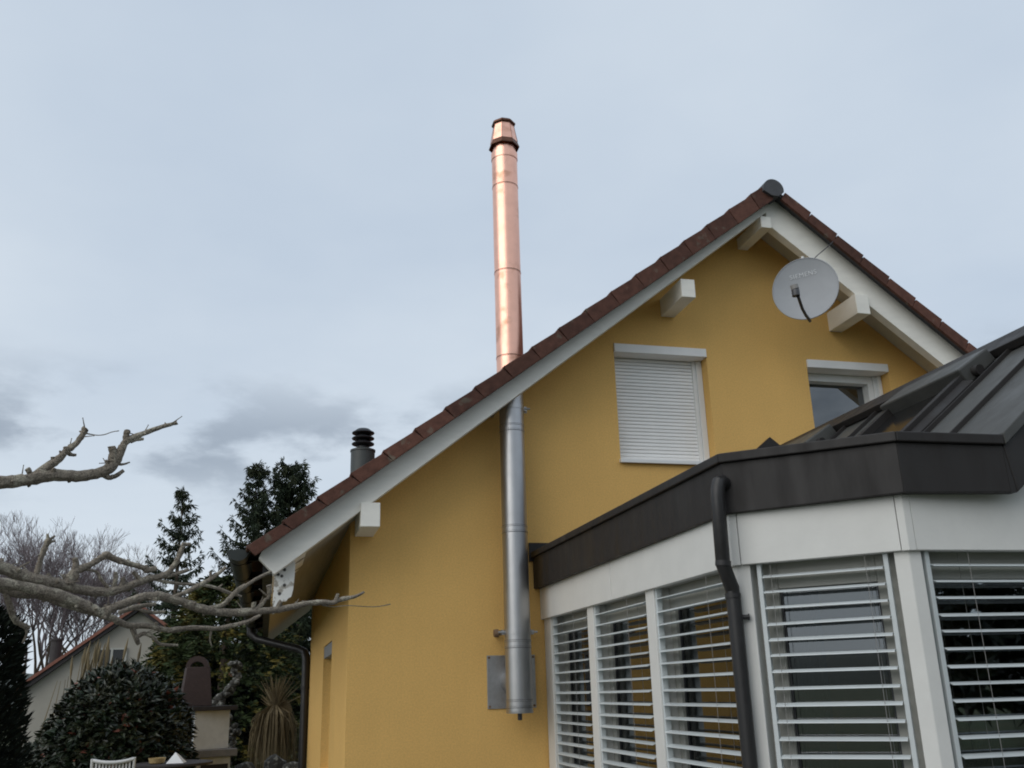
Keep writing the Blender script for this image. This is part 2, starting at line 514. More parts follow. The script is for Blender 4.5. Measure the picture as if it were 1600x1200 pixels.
# ------------------------------------------------------------------ mesh helpers
class MB:
    def __init__(self):
        self.v, self.f, self.sm = [], [], []

    def add(self, verts, faces, smooth=False):
        o = len(self.v)
        self.v += [tuple(p) for p in verts]
        for f in faces:
            self.f.append([i + o for i in f])
            self.sm.append(smooth)
        return self

    def box(self, x0, x1, y0, y1, z0, z1):
        p = [(x, y, z) for z in (z0, z1) for y in (y0, y1) for x in (x0, x1)]
        return self.add(p, [(0, 2, 3, 1), (4, 5, 7, 6), (0, 1, 5, 4), (2, 6, 7, 3), (0, 4, 6, 2), (1, 3, 7, 5)])

    def prism(self, a, b):
        """loft between two equal polygons of 3-D points, capped"""
        n = len(a)
        v = list(a) + list(b)
        f = [tuple(range(n))[::-1], tuple(range(n, 2 * n))]
        f += [(i, (i + 1) % n, n + (i + 1) % n, n + i) for i in range(n)]
        return self.add(v, f)

    def xz(self, poly, y0, y1):
        return self.prism([(x, y0, z) for x, z in poly], [(x, y1, z) for x, z in poly])

    def xy(self, poly, z0, z1):
        return self.prism([(x, y, z0) for x, y in poly], [(x, y, z1) for x, y in poly])

    def tube(self, pts, rad, sides=10, caps=True, jit=0.0, smooth=True, rng=None):
        pts = [Vector(p) for p in pts]
        if not isinstance(rad, (list, tuple)):
            rad = [rad] * len(pts)
        verts, faces = [], []
        prev = None
        for i, p in enumerate(pts):
            t = (pts[min(i + 1, len(pts) - 1)] - pts[max(i - 1, 0)])
            if t.length < 1e-9:
                t = Vector((0, 0, 1))
            t.normalize()
            if prev is None:
                a = Vector((0, 0, 1)) if abs(t.z) < 0.9 else Vector((1, 0, 0))
                u = t.cross(a).normalized()
            else:
                u = (prev - t * prev.dot(t))
                u = u.normalized() if u.length > 1e-6 else t.orthogonal().normalized()
            prev = u
            w = t.cross(u)
            for k in range(sides):
                a = 2 * pi * k / sides
                r = rad[i] * (1 + (rng.uniform(-jit, jit) if rng else 0))
                verts.append(p + u * (r * cos(a)) + w * (r * sin(a)))
        for i in range(len(pts) - 1):
            for k in range(sides):
                k2 = (k + 1) % sides
                faces.append((i * sides + k, i * sides + k2, (i + 1) * sides + k2, (i + 1) * sides + k))
        self.add(verts, faces, smooth)
        if caps:
            n = len(pts)
            o = len(self.v) - len(verts)
            self.f.append([o + k for k in range(sides)][::-1])
            self.f.append([o + (n - 1) * sides + k for k in range(sides)])
            self.sm += [False, False]
        return self

    def lathe(self, cx, cy, prof, sides=40, smooth=True, capb=True, capt=True, rot=0.0):
        verts, faces = [], []
        for r, z in prof:
            for k in range(sides):
                a = 2 * pi * k / sides + rot
                verts.append((cx + r * cos(a), cy + r * sin(a), z))
        for i in range(len(prof) - 1):
            for k in range(sides):
                k2 = (k + 1) % sides
                faces.append((i * sides + k, i * sides + k2, (i + 1) * sides + k2, (i + 1) * sides + k))
        o = len(self.v)
        self.add(verts, faces, smooth)
        if capb:
            self.f.append([o + k for k in range(sides)][::-1])
            self.sm.append(False)
        if capt:
            n = len(prof) - 1
            self.f.append([o + n * sides + k for k in range(sides)])
            self.sm.append(False)
        return self

    def mesh(self, name, m):
        me = bpy.data.meshes.new(name)
        me.from_pydata(self.v, [], self.f)
        me.polygons.foreach_set('use_smooth', self.sm)
        me.materials.append(M[m] if isinstance(m, str) else m)
        me.update()
        if any(self.sm):
            me.set_sharp_from_angle(angle=R(33))
        return me

    def obj(self, name, m, parent=None, bevel=0.0, fix=True, **kw):
        me = self.mesh(name, m)
        if fix:
            bm = bmesh.new()
            bm.from_mesh(me)
            bmesh.ops.recalc_face_normals(bm, faces=bm.faces)
            bm.to_mesh(me)
            bm.free()
        o = bpy.data.objects.new(name, me)
        col.objects.link(o)
        if parent:
            o.parent = parent
            o.matrix_parent_inverse = parent_world(parent).inverted()
        if bevel:
            md = o.modifiers.new('bevel', 'BEVEL')
            md.width = bevel
            md.segments = 2
            md.limit_method = 'ANGLE'
        for k, v in kw.items():
            o[k] = v
        return o


def parent_world(o):
    m = o.matrix_basis.copy()
    if o.parent:
        m = parent_world(o.parent) @ o.matrix_parent_inverse @ m
    return m


def thing(name, label, cat, loc=(0, 0, 0), group=None):
    o = bpy.data.objects.new(name, None)
    o.empty_display_size = 0.1
    col.objects.link(o)
    o.location = loc
    o['label'] = label
    o['category'] = cat
    if group:
        o['group'] = group
    return o


def tag(o, label=None, cat=None, group=None, kind=None):
    for k, v in (('label', label), ('category', cat), ('group', group), ('kind', kind)):
        if v:
            o[k] = v
    return o


# ------------------------------------------------------------------ ground and hills
g = MB()
n_ = 40
g.add([(-900, -900, 0), (900, -900, 0), (900, 900, 0), (-900, 900, 0)], [(0, 1, 2, 3)])
g.obj('ground', 'lawn', kind='structure', fix=False)
t_ = MB()
t_.box(-2.2, 9.2, -7.0, 0.0, -0.05, 0.012)
t_.obj('terrace', 'paving', kind='structure')
h_ = MB()
hv, hf = [], []
NH = 160
for i in range(NH):
    a = 2 * pi * i / NH
    hh = 16 + 14 * noise.noise(Vector((cos(a) * 2.2, sin(a) * 2.2, 3.3))) + 6 * noise.noise(Vector((cos(a) * 9, sin(a) * 9, 1)))
    for r, z in ((420, -2), (520, hh * 0.6), (640, hh), (860, hh * 0.8)):
        hv.append((r * cos(a), r * sin(a), z))
for i in range(NH):
    j = (i + 1) % NH
    for k in range(3):
        hf.append((i * 4 + k, j * 4 + k, j * 4 + k + 1, i * 4 + k + 1))
h_.add(hv, hf, True)
h_.obj('hills', 'hill', kind='structure')


# ------------------------------------------------------------------ the ochre house
house = thing('house', 'ochre gabled house with white eaves and brown roof tiles', 'house', (4.62, 3.3, 0))
LT = lambda x: 2.828 + 0.762 * x          # top line of the tiles over the left verge
LTB = lambda x: 2.703 + 0.741 * x
LB = lambda x: 2.468 + 0.7784 * x          # lower edge of the left bargeboard
RT = lambda x: 10.05 - 0.8015 * x
RTB = lambda x: 9.927 - 0.805 * x
RB = lambda x: 9.567 - 0.7858 * x
XR = 4.62
WX0, WX1, WY1 = 0.636, 8.60, 6.75
YF = 9.3                                    # far end of the roof


def wall_top(x):
    return LB(x) + 0.205 if x < 4.53 else RB(x) + 0.215


W1 = (3.08, 4.040, 3.575, 4.743)            # opening x0, x1, z0, z1
W2 = (5.134, 6.067, 3.30, 4.702)
REC = 0.15                                  # depth of the window recess

b = MB()


def gable_face(x0, x1, z0):
    xs = [x0] + [x for x in (4.53,) if x0 < x < x1] + [x1]
    b.add([(x0, 0, z0)] + [(x1, 0, z0)] + [(x, 0, wall_top(x)) for x in reversed(xs)], [tuple(range(2 + len(xs)))])


gable_face(WX0, W1[0], 0)
b.add([(W1[0], 0, 0), (W1[1], 0, 0), (W1[1], 0, W1[2]), (W1[0], 0, W1[2])], [(0, 1, 2, 3)])
gable_face(W1[0], W1[1], W1[3])
gable_face(W1[1], W2[0], 0)
b.add([(W2[0], 0, 0), (W2[1], 0, 0), (W2[1], 0, W2[2]), (W2[0], 0, W2[2])], [(0, 1, 2, 3)])
gable_face(W2[0], W2[1], W2[3])
gable_face(W2[1], WX1, 0)
for (x0, x1, z0, z1) in (W1, W2):            # reveals
    b.add([(x0, 0, z0), (x0, REC + .1, z0), (x0, REC + .1, z1), (x0, 0, z1)], [(0, 1, 2, 3)])
    b.add([(x1, 0, z0), (x1, REC + .1, z0), (x1, REC + .1, z1), (x1, 0, z1)], [(0, 3, 2, 1)])
    b.add([(x0, 0, z1), (x1, 0, z1), (x1, REC + .1, z1), (x0, REC + .1, z1)], [(0, 1, 2, 3)])
    b.add([(x0, 0, z0), (x1, 0, z0), (x1, REC + .1, z0), (x0, REC + .1, z0)], [(0, 3, 2, 1)])
gw = b.obj('gable_wall', 'stucco', house, fix=False)

# left wall with its recessed window
SY0, SY1, SZ0, SZ1 = 1.95, 3.35, 0.85, 2.13
b = MB()
tz = LB(WX0) + 0.1
for (y0, y1, z0, z1) in ((0, SY0, 0, tz), (SY0, SY1, 0, SZ0), (SY0, SY1, SZ1, tz), (SY1, WY1, 0, tz)):
    b.add([(WX0, y0, z0), (WX0, y1, z0), (WX0, y1, z1), (WX0, y0, z1)], [(0, 3, 2, 1)])
d = 0.17
b.add([(WX0, SY0, SZ0), (WX0 + d, SY0, SZ0), (WX0 + d, SY0, SZ1), (WX0, SY0, SZ1)], [(0, 1, 2, 3)])
b.add([(WX0, SY1, SZ0), (WX0 + d, SY1, SZ0), (WX0 + d, SY1, SZ1), (WX0, SY1, SZ1)], [(0, 3, 2, 1)])
b.add([(WX0, SY0, SZ1), (WX0 + d, SY0, SZ1), (WX0 + d, SY1, SZ1), (WX0, SY1, SZ1)], [(0, 1, 2, 3)])
b.add([(WX0, SY0, SZ0), (WX0 + d, SY0, SZ0), (WX0 + d, SY1, SZ0), (WX0, SY1, SZ0)], [(0, 3, 2, 1)])
b.obj('side_wall', 'stucco', house, fix=False)
b = MB()
b.add([(WX1, 0, 0), (WX1, WY1, 0), (WX1, WY1, tz), (WX1, 0, tz)], [(0, 1, 2, 3)])
b.add([(WX0, WY1, 0), (WX1, WY1, 0), (WX1, WY1, tz), (XR, WY1, 6.0), (WX0, WY1, tz)], [(0, 4, 3, 2, 1)])
b.obj('rear_wall', 'stucco', house, fix=False)
# side window
sw = MB().box(WX0 + d - .05, WX0 + d, SY0, SY1, SZ0, SZ0 + .07).box(WX0 + d - .05, WX0 + d, SY0, SY0 + .07, SZ0 + .07, SZ1) \
    .box(WX0 + d - .05, WX0 + d, SY1 - .07, SY1, SZ0 + .07, SZ1).obj('window_frame', 'upvc', house)
MB().box(WX0 + d - .03, WX0 + d - .025, SY0 + .07, SY1 - .07, SZ0 + .07, SZ1).obj('pane', 'glass_dark', sw)
MB().box(WX0 + .005, WX0 + d - .055, SY0 + .004, SY1 - .004, SZ1 - .13, SZ1 - .004).obj('shutter_box', 'greyplastic', sw, bevel=.004)

# bargeboards
b = MB()
b.xz([(-0.09, 2.612), (0.03, LB(0.03)), (4.60, LB(4.60)), (4.60, LT(4.60) - .07), (-0.05, LT(-0.05) - .07)], -0.47, -0.37)
b.obj('bargeboard', 'white_wood', house, bevel=.004)
b = MB()
b.xz([(4.603, RB(4.603) - .02), (9.2, RB(9.2)), (9.3, RB(9.3) + .10), (9.3, RT(9.3) - .06), (4.64, RT(4.64) - .07), (4.603, LT(4.603) - .07)], -0.462, -0.365)
b.obj('bargeboard', 'white_wood', house, bevel=.004)
# soffits of the gable overhang and of the eaves
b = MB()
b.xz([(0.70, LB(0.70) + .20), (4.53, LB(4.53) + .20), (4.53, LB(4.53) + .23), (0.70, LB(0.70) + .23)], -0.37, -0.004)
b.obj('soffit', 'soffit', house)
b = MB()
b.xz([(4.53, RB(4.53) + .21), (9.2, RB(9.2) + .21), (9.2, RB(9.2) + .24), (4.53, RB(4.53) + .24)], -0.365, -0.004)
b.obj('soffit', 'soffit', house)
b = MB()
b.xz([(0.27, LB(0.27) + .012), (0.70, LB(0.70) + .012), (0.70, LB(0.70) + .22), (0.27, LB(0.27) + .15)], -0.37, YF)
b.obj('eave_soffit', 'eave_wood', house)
b = MB()
b.xz([(0.02, LB(0.02) + .004), (0.268, LB(0.268) + .004), (0.268, LB(0.268) + .12), (0.02, LB(0.02) + .12)], -0.37, YF)
b.obj('eave_board', M['peel'], house, label='white eave board with flaking paint')
MB().xz([(.034, 2.515), (.115, 2.58), (.188, 2.64), (.187, 2.50), (.180, 2.39), (.168, 2.335), (.145, 2.322), (.130, 2.30), (.100, 2.298), (.082, 2.268), (.058, 2.275), (.052, 2.215), (.036, 2.205), (.030, 2.30)], -.366, -.348) \
    .obj('added_eave_plate', M['flake'], house, label='added white plate under the eave, imitating flaking paint with dark spots', bevel=.002)  # upright plate added where flaking soffit paint came out too dark
MB().box(-0.058, 0.018, -0.37, YF, 2.50, 2.68).obj('eave_fascia', 'blackpipe', house)

# purlin ends
for (x0, x1, z0, z1) in ((0.672, 0.826, 2.862, 3.055), (3.598, 3.738, 5.052, 5.235), (4.512, 4.622, 5.862, 5.985),
                         (5.447, 5.592, 5.020, 5.225), (8.42, 8.56, 2.862, 3.05)):
    MB().box(x0, x1, -0.505, 0.05, z0, z1).obj('purlin', 'white_wood', house, bevel=.005)

# roof covering: sawtooth courses on both slopes (one sheet, seen only from beside)
TP = 0.2535
xs0 = 0.066 - TP
b = MB()
NV = 19
for side in (0, 1):
    for k in range(NV):
        x0 = xs0 + TP * k
        x1 = min(x0 + TP, 4.62)
        f = (lambda x: LT(x)) if side == 0 else (lambda x: LT(x))
        mx = (lambda x: x) if side == 0 else (lambda x: 2 * XR - x)
        p = [(mx(x0), -0.34, f(x0) - .01), (mx(x1), -0.34, f(x1) - .035), (mx(x1), YF, f(x1) - .035), (mx(x0), YF, f(x0) - .01),
             (mx(x0), -0.34, f(x0) - .045), (mx(x0), YF, f(x0) - .045)]
        b.add(p, [(0, 1, 2, 3), (4, 0, 3, 5)])
b.obj('roof_covering', 'tile', house)


def verge(x0, x1, ft, fb, sgn, jy, lo_b, hi_b, st=.022, lip=.012):
    """one verge tile: flange down the gable plus its top"""
    q = MB()
    gap = 0.002 * sgn
    ya, yb = -0.600 + jy, -0.567 + jy
    tl, th = ft(x0), ft(x1) - st
    pts = [(x0 + gap, tl), (x0 + gap + sgn * .004, tl + .006), (x0 + sgn * .02, tl + lip), (x1, th), (x1 + hi_b, fb(x1 + hi_b)), (x0 + lo_b + gap, fb(x0 + lo_b))]
    q.xz(pts, ya, yb)
    q.prism([(x0 + gap, yb, tl - .028), (x0 + gap, yb, tl + .004), (x0 + sgn * .02, yb, tl + lip), (x1 + sgn * .03, yb, th), (x1 + sgn * .03, yb, th - .028)],
            [(x0 + gap, -0.345, tl - .028), (x0 + gap, -0.345, tl + .004), (x0 + sgn * .02, -0.345, tl + lip), (x1 + sgn * .03, -0.345, th), (x1 + sgn * .03, -0.345, th - .028)])
    return q


for k in range(NV):
    x0 = xs0 + TP * k
    x1 = min(x0 + TP, 4.62)
    last = 0.0 if k >= NV - 1 else 0.085
    verge(x0, x1, LT, LTB, 1, rnd.uniform(-.003, .003), 0.085 if k else 0.07, last).obj('verge_tile', 'tile', house, bevel=.004)
for k in range(17):
    x0 = 9.20 - TP * 1.03 * k
    x1 = max(x0 - TP * 1.03, 4.64)
    if x0 <= 4.66:
        break
    verge(x0, x1, RT, RTB, -1, rnd.uniform(-.003, .003), -0.055, -0.055 if x1 > 4.7 else 0, .016, .014).obj('verge_tile', 'tile', house, bevel=.004)
MB().xz([(-0.10, LTB(-.10) + .03), (4.55, LTB(4.55) + .03), (4.55, LT(4.55) - .06), (-0.16, LT(-.16) - .05)], -0.564, -0.475).obj('verge_backing', 'darkplastic', house)  # dark backing strip added to keep sky from showing through tile joints
MB().xz([(9.3, RTB(9.3) + .055), (4.68, RTB(4.68) + .055), (4.68, RT(4.68) - .06), (9.35, RT(9.35) - .05)], -0.564, -0.475).obj('verge_backing', 'darkplastic', house)  # same added backing behind the right verge tiles
# ridge
b = MB()
rv = [(4.618 + .110 * cos(a), 6.222 + .112 * sin(a)) for a in [pi * (1.06 - 1.12 * k / 16) for k in range(17)]]
b.xz(rv + [(4.66, 6.150), (4.59, 6.155)], -0.632, YF)
b.obj('ridge_tile', 'ridge', house)

# gutter along the eave with end cap, clips, and the rear downpipe
b = MB()
gx, gz, gr = -0.242, 2.672, 0.077
arc = [(gx + gr * cos(a), gz + gr * sin(a)) for a in [pi + pi * k / 12 for k in range(13)]]
arc_in = [(gx + (gr - .006) * cos(a), gz + (gr - .006) * sin(a)) for a in [2 * pi - pi * k / 12 for k in range(13)]]
b.xz(arc + [(gx + gr + .012, gz + .012)] + arc_in + [(gx - gr - .012, gz + .012)], -0.45, YF)
gt = b.obj('gutter', 'gutter', house)
MB().xz(arc + [(gx, gz + .014)], -0.456, -0.45).obj('end_cap', 'gutter', gt)
for k in range(8):
    y = -0.2 + k * 1.1
    arc2 = [(gx + (gr + .006) * cos(a), gz + (gr + .006) * sin(a)) for a in [pi + pi * k2 / 12 for k2 in range(13)]]
    MB().xz(arc2 + [(gx + gr + .2, gz + .02), (gx + gr + .2, gz - .03), (gx, gz - .05)], y, y + .035).obj('gutter_clip', 'blackpipe', gt)
dp = MB().tube([(gx, 7.2, 2.62), (gx, 7.2, 2.52), (gx + .1, 7.15, 2.44), (0.46, 6.82, 2.27), (0.55, 6.70, 2.22), (0.572, 6.66, 2.12), (0.572, 6.66, 0.0)],
               0.055, 14).obj('downpipe', 'blackpipe', house)
for z in (1.7, 0.6):
    MB().lathe(0.572, 6.66, [(.062, z), (.062, z + .04)], 16).box(0.572, WX0, 6.65, 6.67, z + .01, z + .03).obj('pipe_clip', 'blackpipe', dp)

# ---- upper window with the closed roller shutter
x0, x1, z0, z1 = W1
rs = MB().box(x0 + .002, x1 - .003, -0.018, REC + .04, 4.652, z1 - .006).obj('shutter_box', 'shutter', house, bevel=.004)
fr = MB().box(x0 + .002, x0 + .06, REC, REC + .08, z0 + .06, 4.650).box(x1 - .062, x1 - .002, REC - .03, REC + .08, z0 + .06, 4.650).box(x0 + .06, x1 - .062, REC + .04, REC + .08, z0 + .06, z0 + .10) \
    .obj('window_frame', 'upvc', house, bevel=.003)
MB().box(x1 - .099, x1 - .064, REC - .02, REC + .03, z0 + .06, 4.650).obj('guide_rail', 'upvc', fr, bevel=.003)
ns = 28
zb, zt = 3.668, 4.650
sh = (zt - zb) / ns
q = MB()
pf = [(.016, .0), (.006, .0012), (.0015, .0045), (.0, .008), (.0, sh - .008), (.0015, sh - .0055), (.004, sh - .0035), (.016, sh - .0035)]
q.prism([(x0 + .01, REC + a, c) for a, c in pf], [(x1 - .10, REC + a, c) for a, c in pf])
sme = q.mesh('slat', 'shutter')
curtain_ = MB().box(x0 + .012, x1 - .10, REC + .022, REC + .03, zb - .02, zt).obj('shutter_curtain', 'darkplastic', house)
for k in range(ns):
    o = bpy.data.objects.new('slat', sme)
    col.objects.link(o)
    o.location = (0, 0, zb + sh * k)
    o.parent = curtain_
    o.matrix_parent_inverse = parent_world(curtain_).inverted()
MB().box(x0 + .012, x1 - .10, REC - .004, REC + .02, zb - .055, zb - .002).obj('bottom_bar', 'shutter', curtain_, bevel=.003)
MB().prism([(x0 - .012, -.045, z0 - .012), (x1 + .005, -.045, z0 - .012), (x1 + .005, REC, z0 + .012), (x0 - .012, REC, z0 + .012)],
           [(x0 - .012, -.045, z0 + .022), (x1 + .005, -.045, z0 + .022), (x1 + .005, REC, z0 + .05), (x0 - .012, REC, z0 + .05)]).obj('window_sill', 'upvc', house, bevel=.003)

# ---- the other upper window, half hidden by the conservatory roof
x0, x1, z0, z1 = W2
MB().box(x0 + .002, x1 - .003, -0.018, REC + .04, 4.612, z1 - .006).obj('shutter_box', 'shutter', house, bevel=.004)
fr = MB().box(x0 + .002, x0 + .075, REC, REC + .08, z0 + .08, 4.61).box(x1 - .085, x1 - .05, REC, REC + .08, z0 + .08, 4.61) \
    .box(x1 - .145, x1 - .087, REC + .012, REC + .16, z0 + .08, 4.61).box(x0 + .075, x1 - .145, REC + .012, REC + .16, 4.53, 4.61).box(x0 + .075, x1 - .145, REC + .012, REC + .08, z0 + .08, z0 + .15) \
    .obj('window_frame', 'upvc', house, bevel=.003)
MB().box(x1 - .05, x1 - .006, REC - .03, REC + .05, z0 + .08, 4.61).obj('guide_rail', 'upvc', fr, bevel=.003)
MB().box(x0 + .075, x1 - .145, REC + .110, REC + .116, z0 + .15, 4.53).obj('pane', 'glass_dark', fr)
MB().box(x0 - .02, x1 + .01, -.045, REC, z0 - .01, z0 + .03).obj('window_sill', 'upvc', house, bevel=.003)
# dim room behind the glass
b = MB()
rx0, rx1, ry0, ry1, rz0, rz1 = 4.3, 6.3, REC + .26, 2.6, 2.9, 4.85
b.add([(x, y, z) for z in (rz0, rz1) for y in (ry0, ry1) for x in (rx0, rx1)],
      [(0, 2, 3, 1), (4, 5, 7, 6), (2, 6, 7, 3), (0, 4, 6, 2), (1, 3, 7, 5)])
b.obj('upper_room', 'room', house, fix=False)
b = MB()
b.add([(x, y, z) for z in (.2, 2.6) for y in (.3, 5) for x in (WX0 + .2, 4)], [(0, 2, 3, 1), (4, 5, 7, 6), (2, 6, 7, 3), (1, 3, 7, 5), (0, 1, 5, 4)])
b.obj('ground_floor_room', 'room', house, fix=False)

# ------------------------------------------------------------------ flue
FX, FY = 1.990, -0.25
flue = thing('chimney_flue', 'tall flue pipe up the gable, steel below and bright copper above the roof', 'chimney', (FX, FY, 1.4))


def steel_piece(z0, z1, name='steel_pipe'):
    r = .107
    return MB().lathe(FX, FY, [(r, z0), (r, z1)], 56).obj(name, 'steel', flue)


def steel_band(z):
    r = .107
    p = [(r, z - .030), (r + .004, z - .028), (r + .004, z - .020), (r + .001, z - .018), (r + .001, z + .018), (r + .004, z + .020), (r + .004, z + .028), (r, z + .030)]
    MB().lathe(FX, FY, p, 56).obj('joint_band', 'steel', flue)
    for dz in (-.0305, -.0185, .0185, .0305):
        MB().lathe(FX, FY, [(r + .0012, z + dz - .0018), (r + .0012, z + dz + .0018)], 56, capb=False, capt=False).obj('crease', 'darkplastic', flue)


zs = [1.44, 1.96, 2.895, 3.775, 4.30]
for a, c in zip(zs[:-1], zs[1:]):
    steel_piece(a, c)
for z in zs[1:-1]:
    steel_band(z)
steel_band(1.50)
MB().lathe(FX, FY, [(.02, 1.425), (.108, 1.428), (.109, 1.445)], 40).obj('end_cap', 'steel', flue)
MB().lathe(FX, FY, [(.014, 1.375), (.018, 1.38), (.018, 1.43)], 16).obj('drain_plug', 'darkplastic', flue)
# wall plate and connector
MB().box(1.782, 2.196, -0.012, -0.001, 1.462, 1.884).obj('wall_plate', 'galv', flue, bevel=.003)
MB().tube([(FX, -0.012, 1.67), (FX, -0.20, 1.67)], .098, 36).obj('connector', 'steel', flue)
for x in (1.80, 2.178):
    for z in (1.48, 1.866):
        MB().tube([(x, -.012, z), (x, -.02, z)], .010, 10).obj('screw', 'rust', flue)
# wall brackets with clamps
for z in (2.055, 3.965):
    br = MB().lathe(FX, FY, [(.108, z - .02), (.1115, z - .02), (.1115, z + .02), (.108, z + .02)], 48, capb=False, capt=False).obj('pipe_clamp', 'steel', flue)
    for s in (-1, 1):
        MB().box(FX + s * .125 - .012, FX + s * .125 + .012, -0.26, -0.002, z - .018, z + .018).obj('bracket_arm', 'galv', br)
        MB().tube([(FX + s * .10, -0.26, z), (FX + s * .165, -0.26, z)], .009, 10).obj('bolt', 'galv', br)
MB().tube([(FX - .185, -.19, 2.052), (FX - .15, -.19, 2.052), (FX - .149, -.19, 2.052), (FX - .135, -.19, 2.052)], [.030, .034, .016, .016], 12).obj('clamp_nut', 'rust', flue)
MB().box(FX + .112, FX + .150, -.22, -.20, 3.94, 3.985).obj('clip', 'galv', flue)
# copper sections
CR = .1215
for a, c in ((4.18, 4.43), (4.433, 5.262), (5.265, 6.150), (6.153, 6.445)):
    MB().lathe(FX, FY, [(CR - .003, a), (CR, a + .004), (CR, c - .006), (CR + .003, c - .004), (CR + .003, c), (CR - .004, c)], 64).obj('copper_pipe', 'copper', flue)
for z in (4.4315, 5.2635, 6.1515):
    MB().lathe(FX, FY, [(CR + .0018, z - .006), (CR + .0018, z + .006)], 56).obj('seam', 'copper_dark', flue)
MB().lathe(FX, FY, [(CR, 6.445), (CR + .005, 6.447), (CR + .005, 6.515), (CR, 6.518), (CR - .012, 6.522), (CR - .012, 6.62)], 56).obj('collar', 'copper', flue)
# octagonal cowl: flared skirt, tapering cone, open crown
rot = pi / 8
MB().lathe(FX, FY, [(.106, 6.628), (.148, 6.580), (.151, 6.586), (.130, 6.645)], 8, False, rot=rot).obj('cowl_skirt', 'copper_dark', flue)  # dark colour stands for the shaded underside seen from below
MB().lathe(FX, FY, [(.133, 6.640), (.100, 6.828)], 8, False, rot=rot).obj('cowl', 'copper', flue)
cw = MB()
for k in range(8):
    a = 2 * pi * k / 8 + rot
    cw.tube([(FX + .1335 * cos(a), FY + .1335 * sin(a), 6.642), (FX + .1005 * cos(a), FY + .1005 * sin(a), 6.827)], .0020, 6)
cw.obj('cowl_seam', 'copper_dark', flue)
MB().lathe(FX, FY, [(.098, 6.820), (.117, 6.838), (.117, 6.852), (.09, 6.876), (.06, 6.872), (.06, 6.84)], 8, False, rot=rot).obj('cowl_crown', 'copper_dark', flue)  # dark colour holds the shade inside the crown

# ------------------------------------------------------------------ dark vent pipe behind the verge
VX, VY = 0.832, 1.2
vent = thing('vent_pipe', 'dark round roof vent with three stacked hoods behind the eave tiles', 'roof vent', (VX, VY, 3.4))
MB().lathe(VX, VY, [(.118, 3.35), (.118, 3.885)], 40).obj('pipe', 'ventpipe', vent)
MB().lathe(VX, VY, [(.118, 3.885), (.124, 3.888), (.124, 3.905), (.06, 3.93)], 40).obj('collar', 'ventpipe', vent)
MB().lathe(VX, VY, [(.058, 3.92), (.058, 4.12)], 24).obj('inner_pipe', 'ventcap', vent)
for z in (3.955, 4.012, 4.068):
    MB().lathe(VX, VY, [(.062, z - .012), (.108, z + .006), (.112, z + .014), (.106, z + .022), (.062, z + .040)], 36).obj('hood', 'ventcap', vent)
MB().lathe(VX, VY, [(.085, 4.102), (.06, 4.122), (.03, 4.130)], 36).obj('cap', 'ventcap', vent)

# ------------------------------------------------------------------ satellite dish
DC = Vector((4.801, -0.66, 5.164))
DN = Vector((-0.64, -0.755, 0.02)).normalized()
DU = (Vector((0, 0, 1)) - DN * DN.z).normalized()
DR = DU.cross(DN).normalized()      # to the viewer's right
DR = -DR if DR.x < 0 else DR
RW, RH = .303, .312
dish = thing('satellite_dish', 'grey round satellite dish under the roof overhang', 'satellite dish', DC)
b = MB()
vv, ff = [], []
RG, SG = 10, 56
for side in (0, 1):
    for i in range(RG + 1):
        r = i / RG
        for k in range(SG):
            a = 2 * pi * k / SG
            p = DC + DR * (RW * r * cos(a)) + DU * (RH * r * sin(a)) + DN * (0.045 * (r * r - 1) - (0.006 if side else 0))
            vv.append(p)
for side in (0, 1):
    o_ = side * (RG + 1) * SG
    for i in range(RG):
        for k in range(SG):
            k2 = (k + 1) % SG
            ff.append((o_ + i * SG + k, o_ + i * SG + k2, o_ + (i + 1) * SG + k2, o_ + (i + 1) * SG + k))
b.add(vv, ff, True)
for k in range(SG):
    k2 = (k + 1) % SG
    b.f.append([RG * SG + k, RG * SG + k2, (2 * RG + 1) * SG + k2, (2 * RG + 1) * SG + k])
    b.sm.append(False)
refl = b.obj('reflector', 'dish', dish)
rim = MB()
rim.tube([DC + DR * (RW * cos(2 * pi * k / 48)) + DU * (RH * sin(2 * pi * k / 48)) - DN * .002 for k in range(49)], .006, 8)
rim.obj('rim', 'dish', refl)
# printed word on the dish
fc = bpy.data.curves.new('lettering', 'FONT')
fc.body = 'SIEMENS'
fc.size = 0.062
fc.align_x = 'CENTER'
fc.extrude = 0.0008
fc.space_character = 1.12
fo = bpy.data.objects.new('lettering_curve', fc)
col.objects.link(fo)
bpy.context.view_layer.update()
dg = bpy.context.evaluated_depsgraph_get()
fme = bpy.data.meshes.new_from_object(fo.evaluated_get(dg))
bpy.data.objects.remove(fo)
fme.name = 'lettering'
fme.materials.clear()
fme.materials.append(M['dish_print'])
for v in fme.vertices:
    x, y, z = v.co
    ang = R(3)
    xx, yy = x * cos(ang) - y * sin(ang) - 0.005, x * sin(ang) + y * cos(ang) + 0.135
    r2 = (xx / RW) ** 2 + (yy / RH) ** 2
    v.co = DC + DR * xx + DU * yy + DN * (0.045 * (r2 - 1) + 0.004 + z)
lo = bpy.data.objects.new('lettering', fme)
col.objects.link(lo)
lo.parent = refl
lo.matrix_parent_inverse = parent_world(refl).inverted()
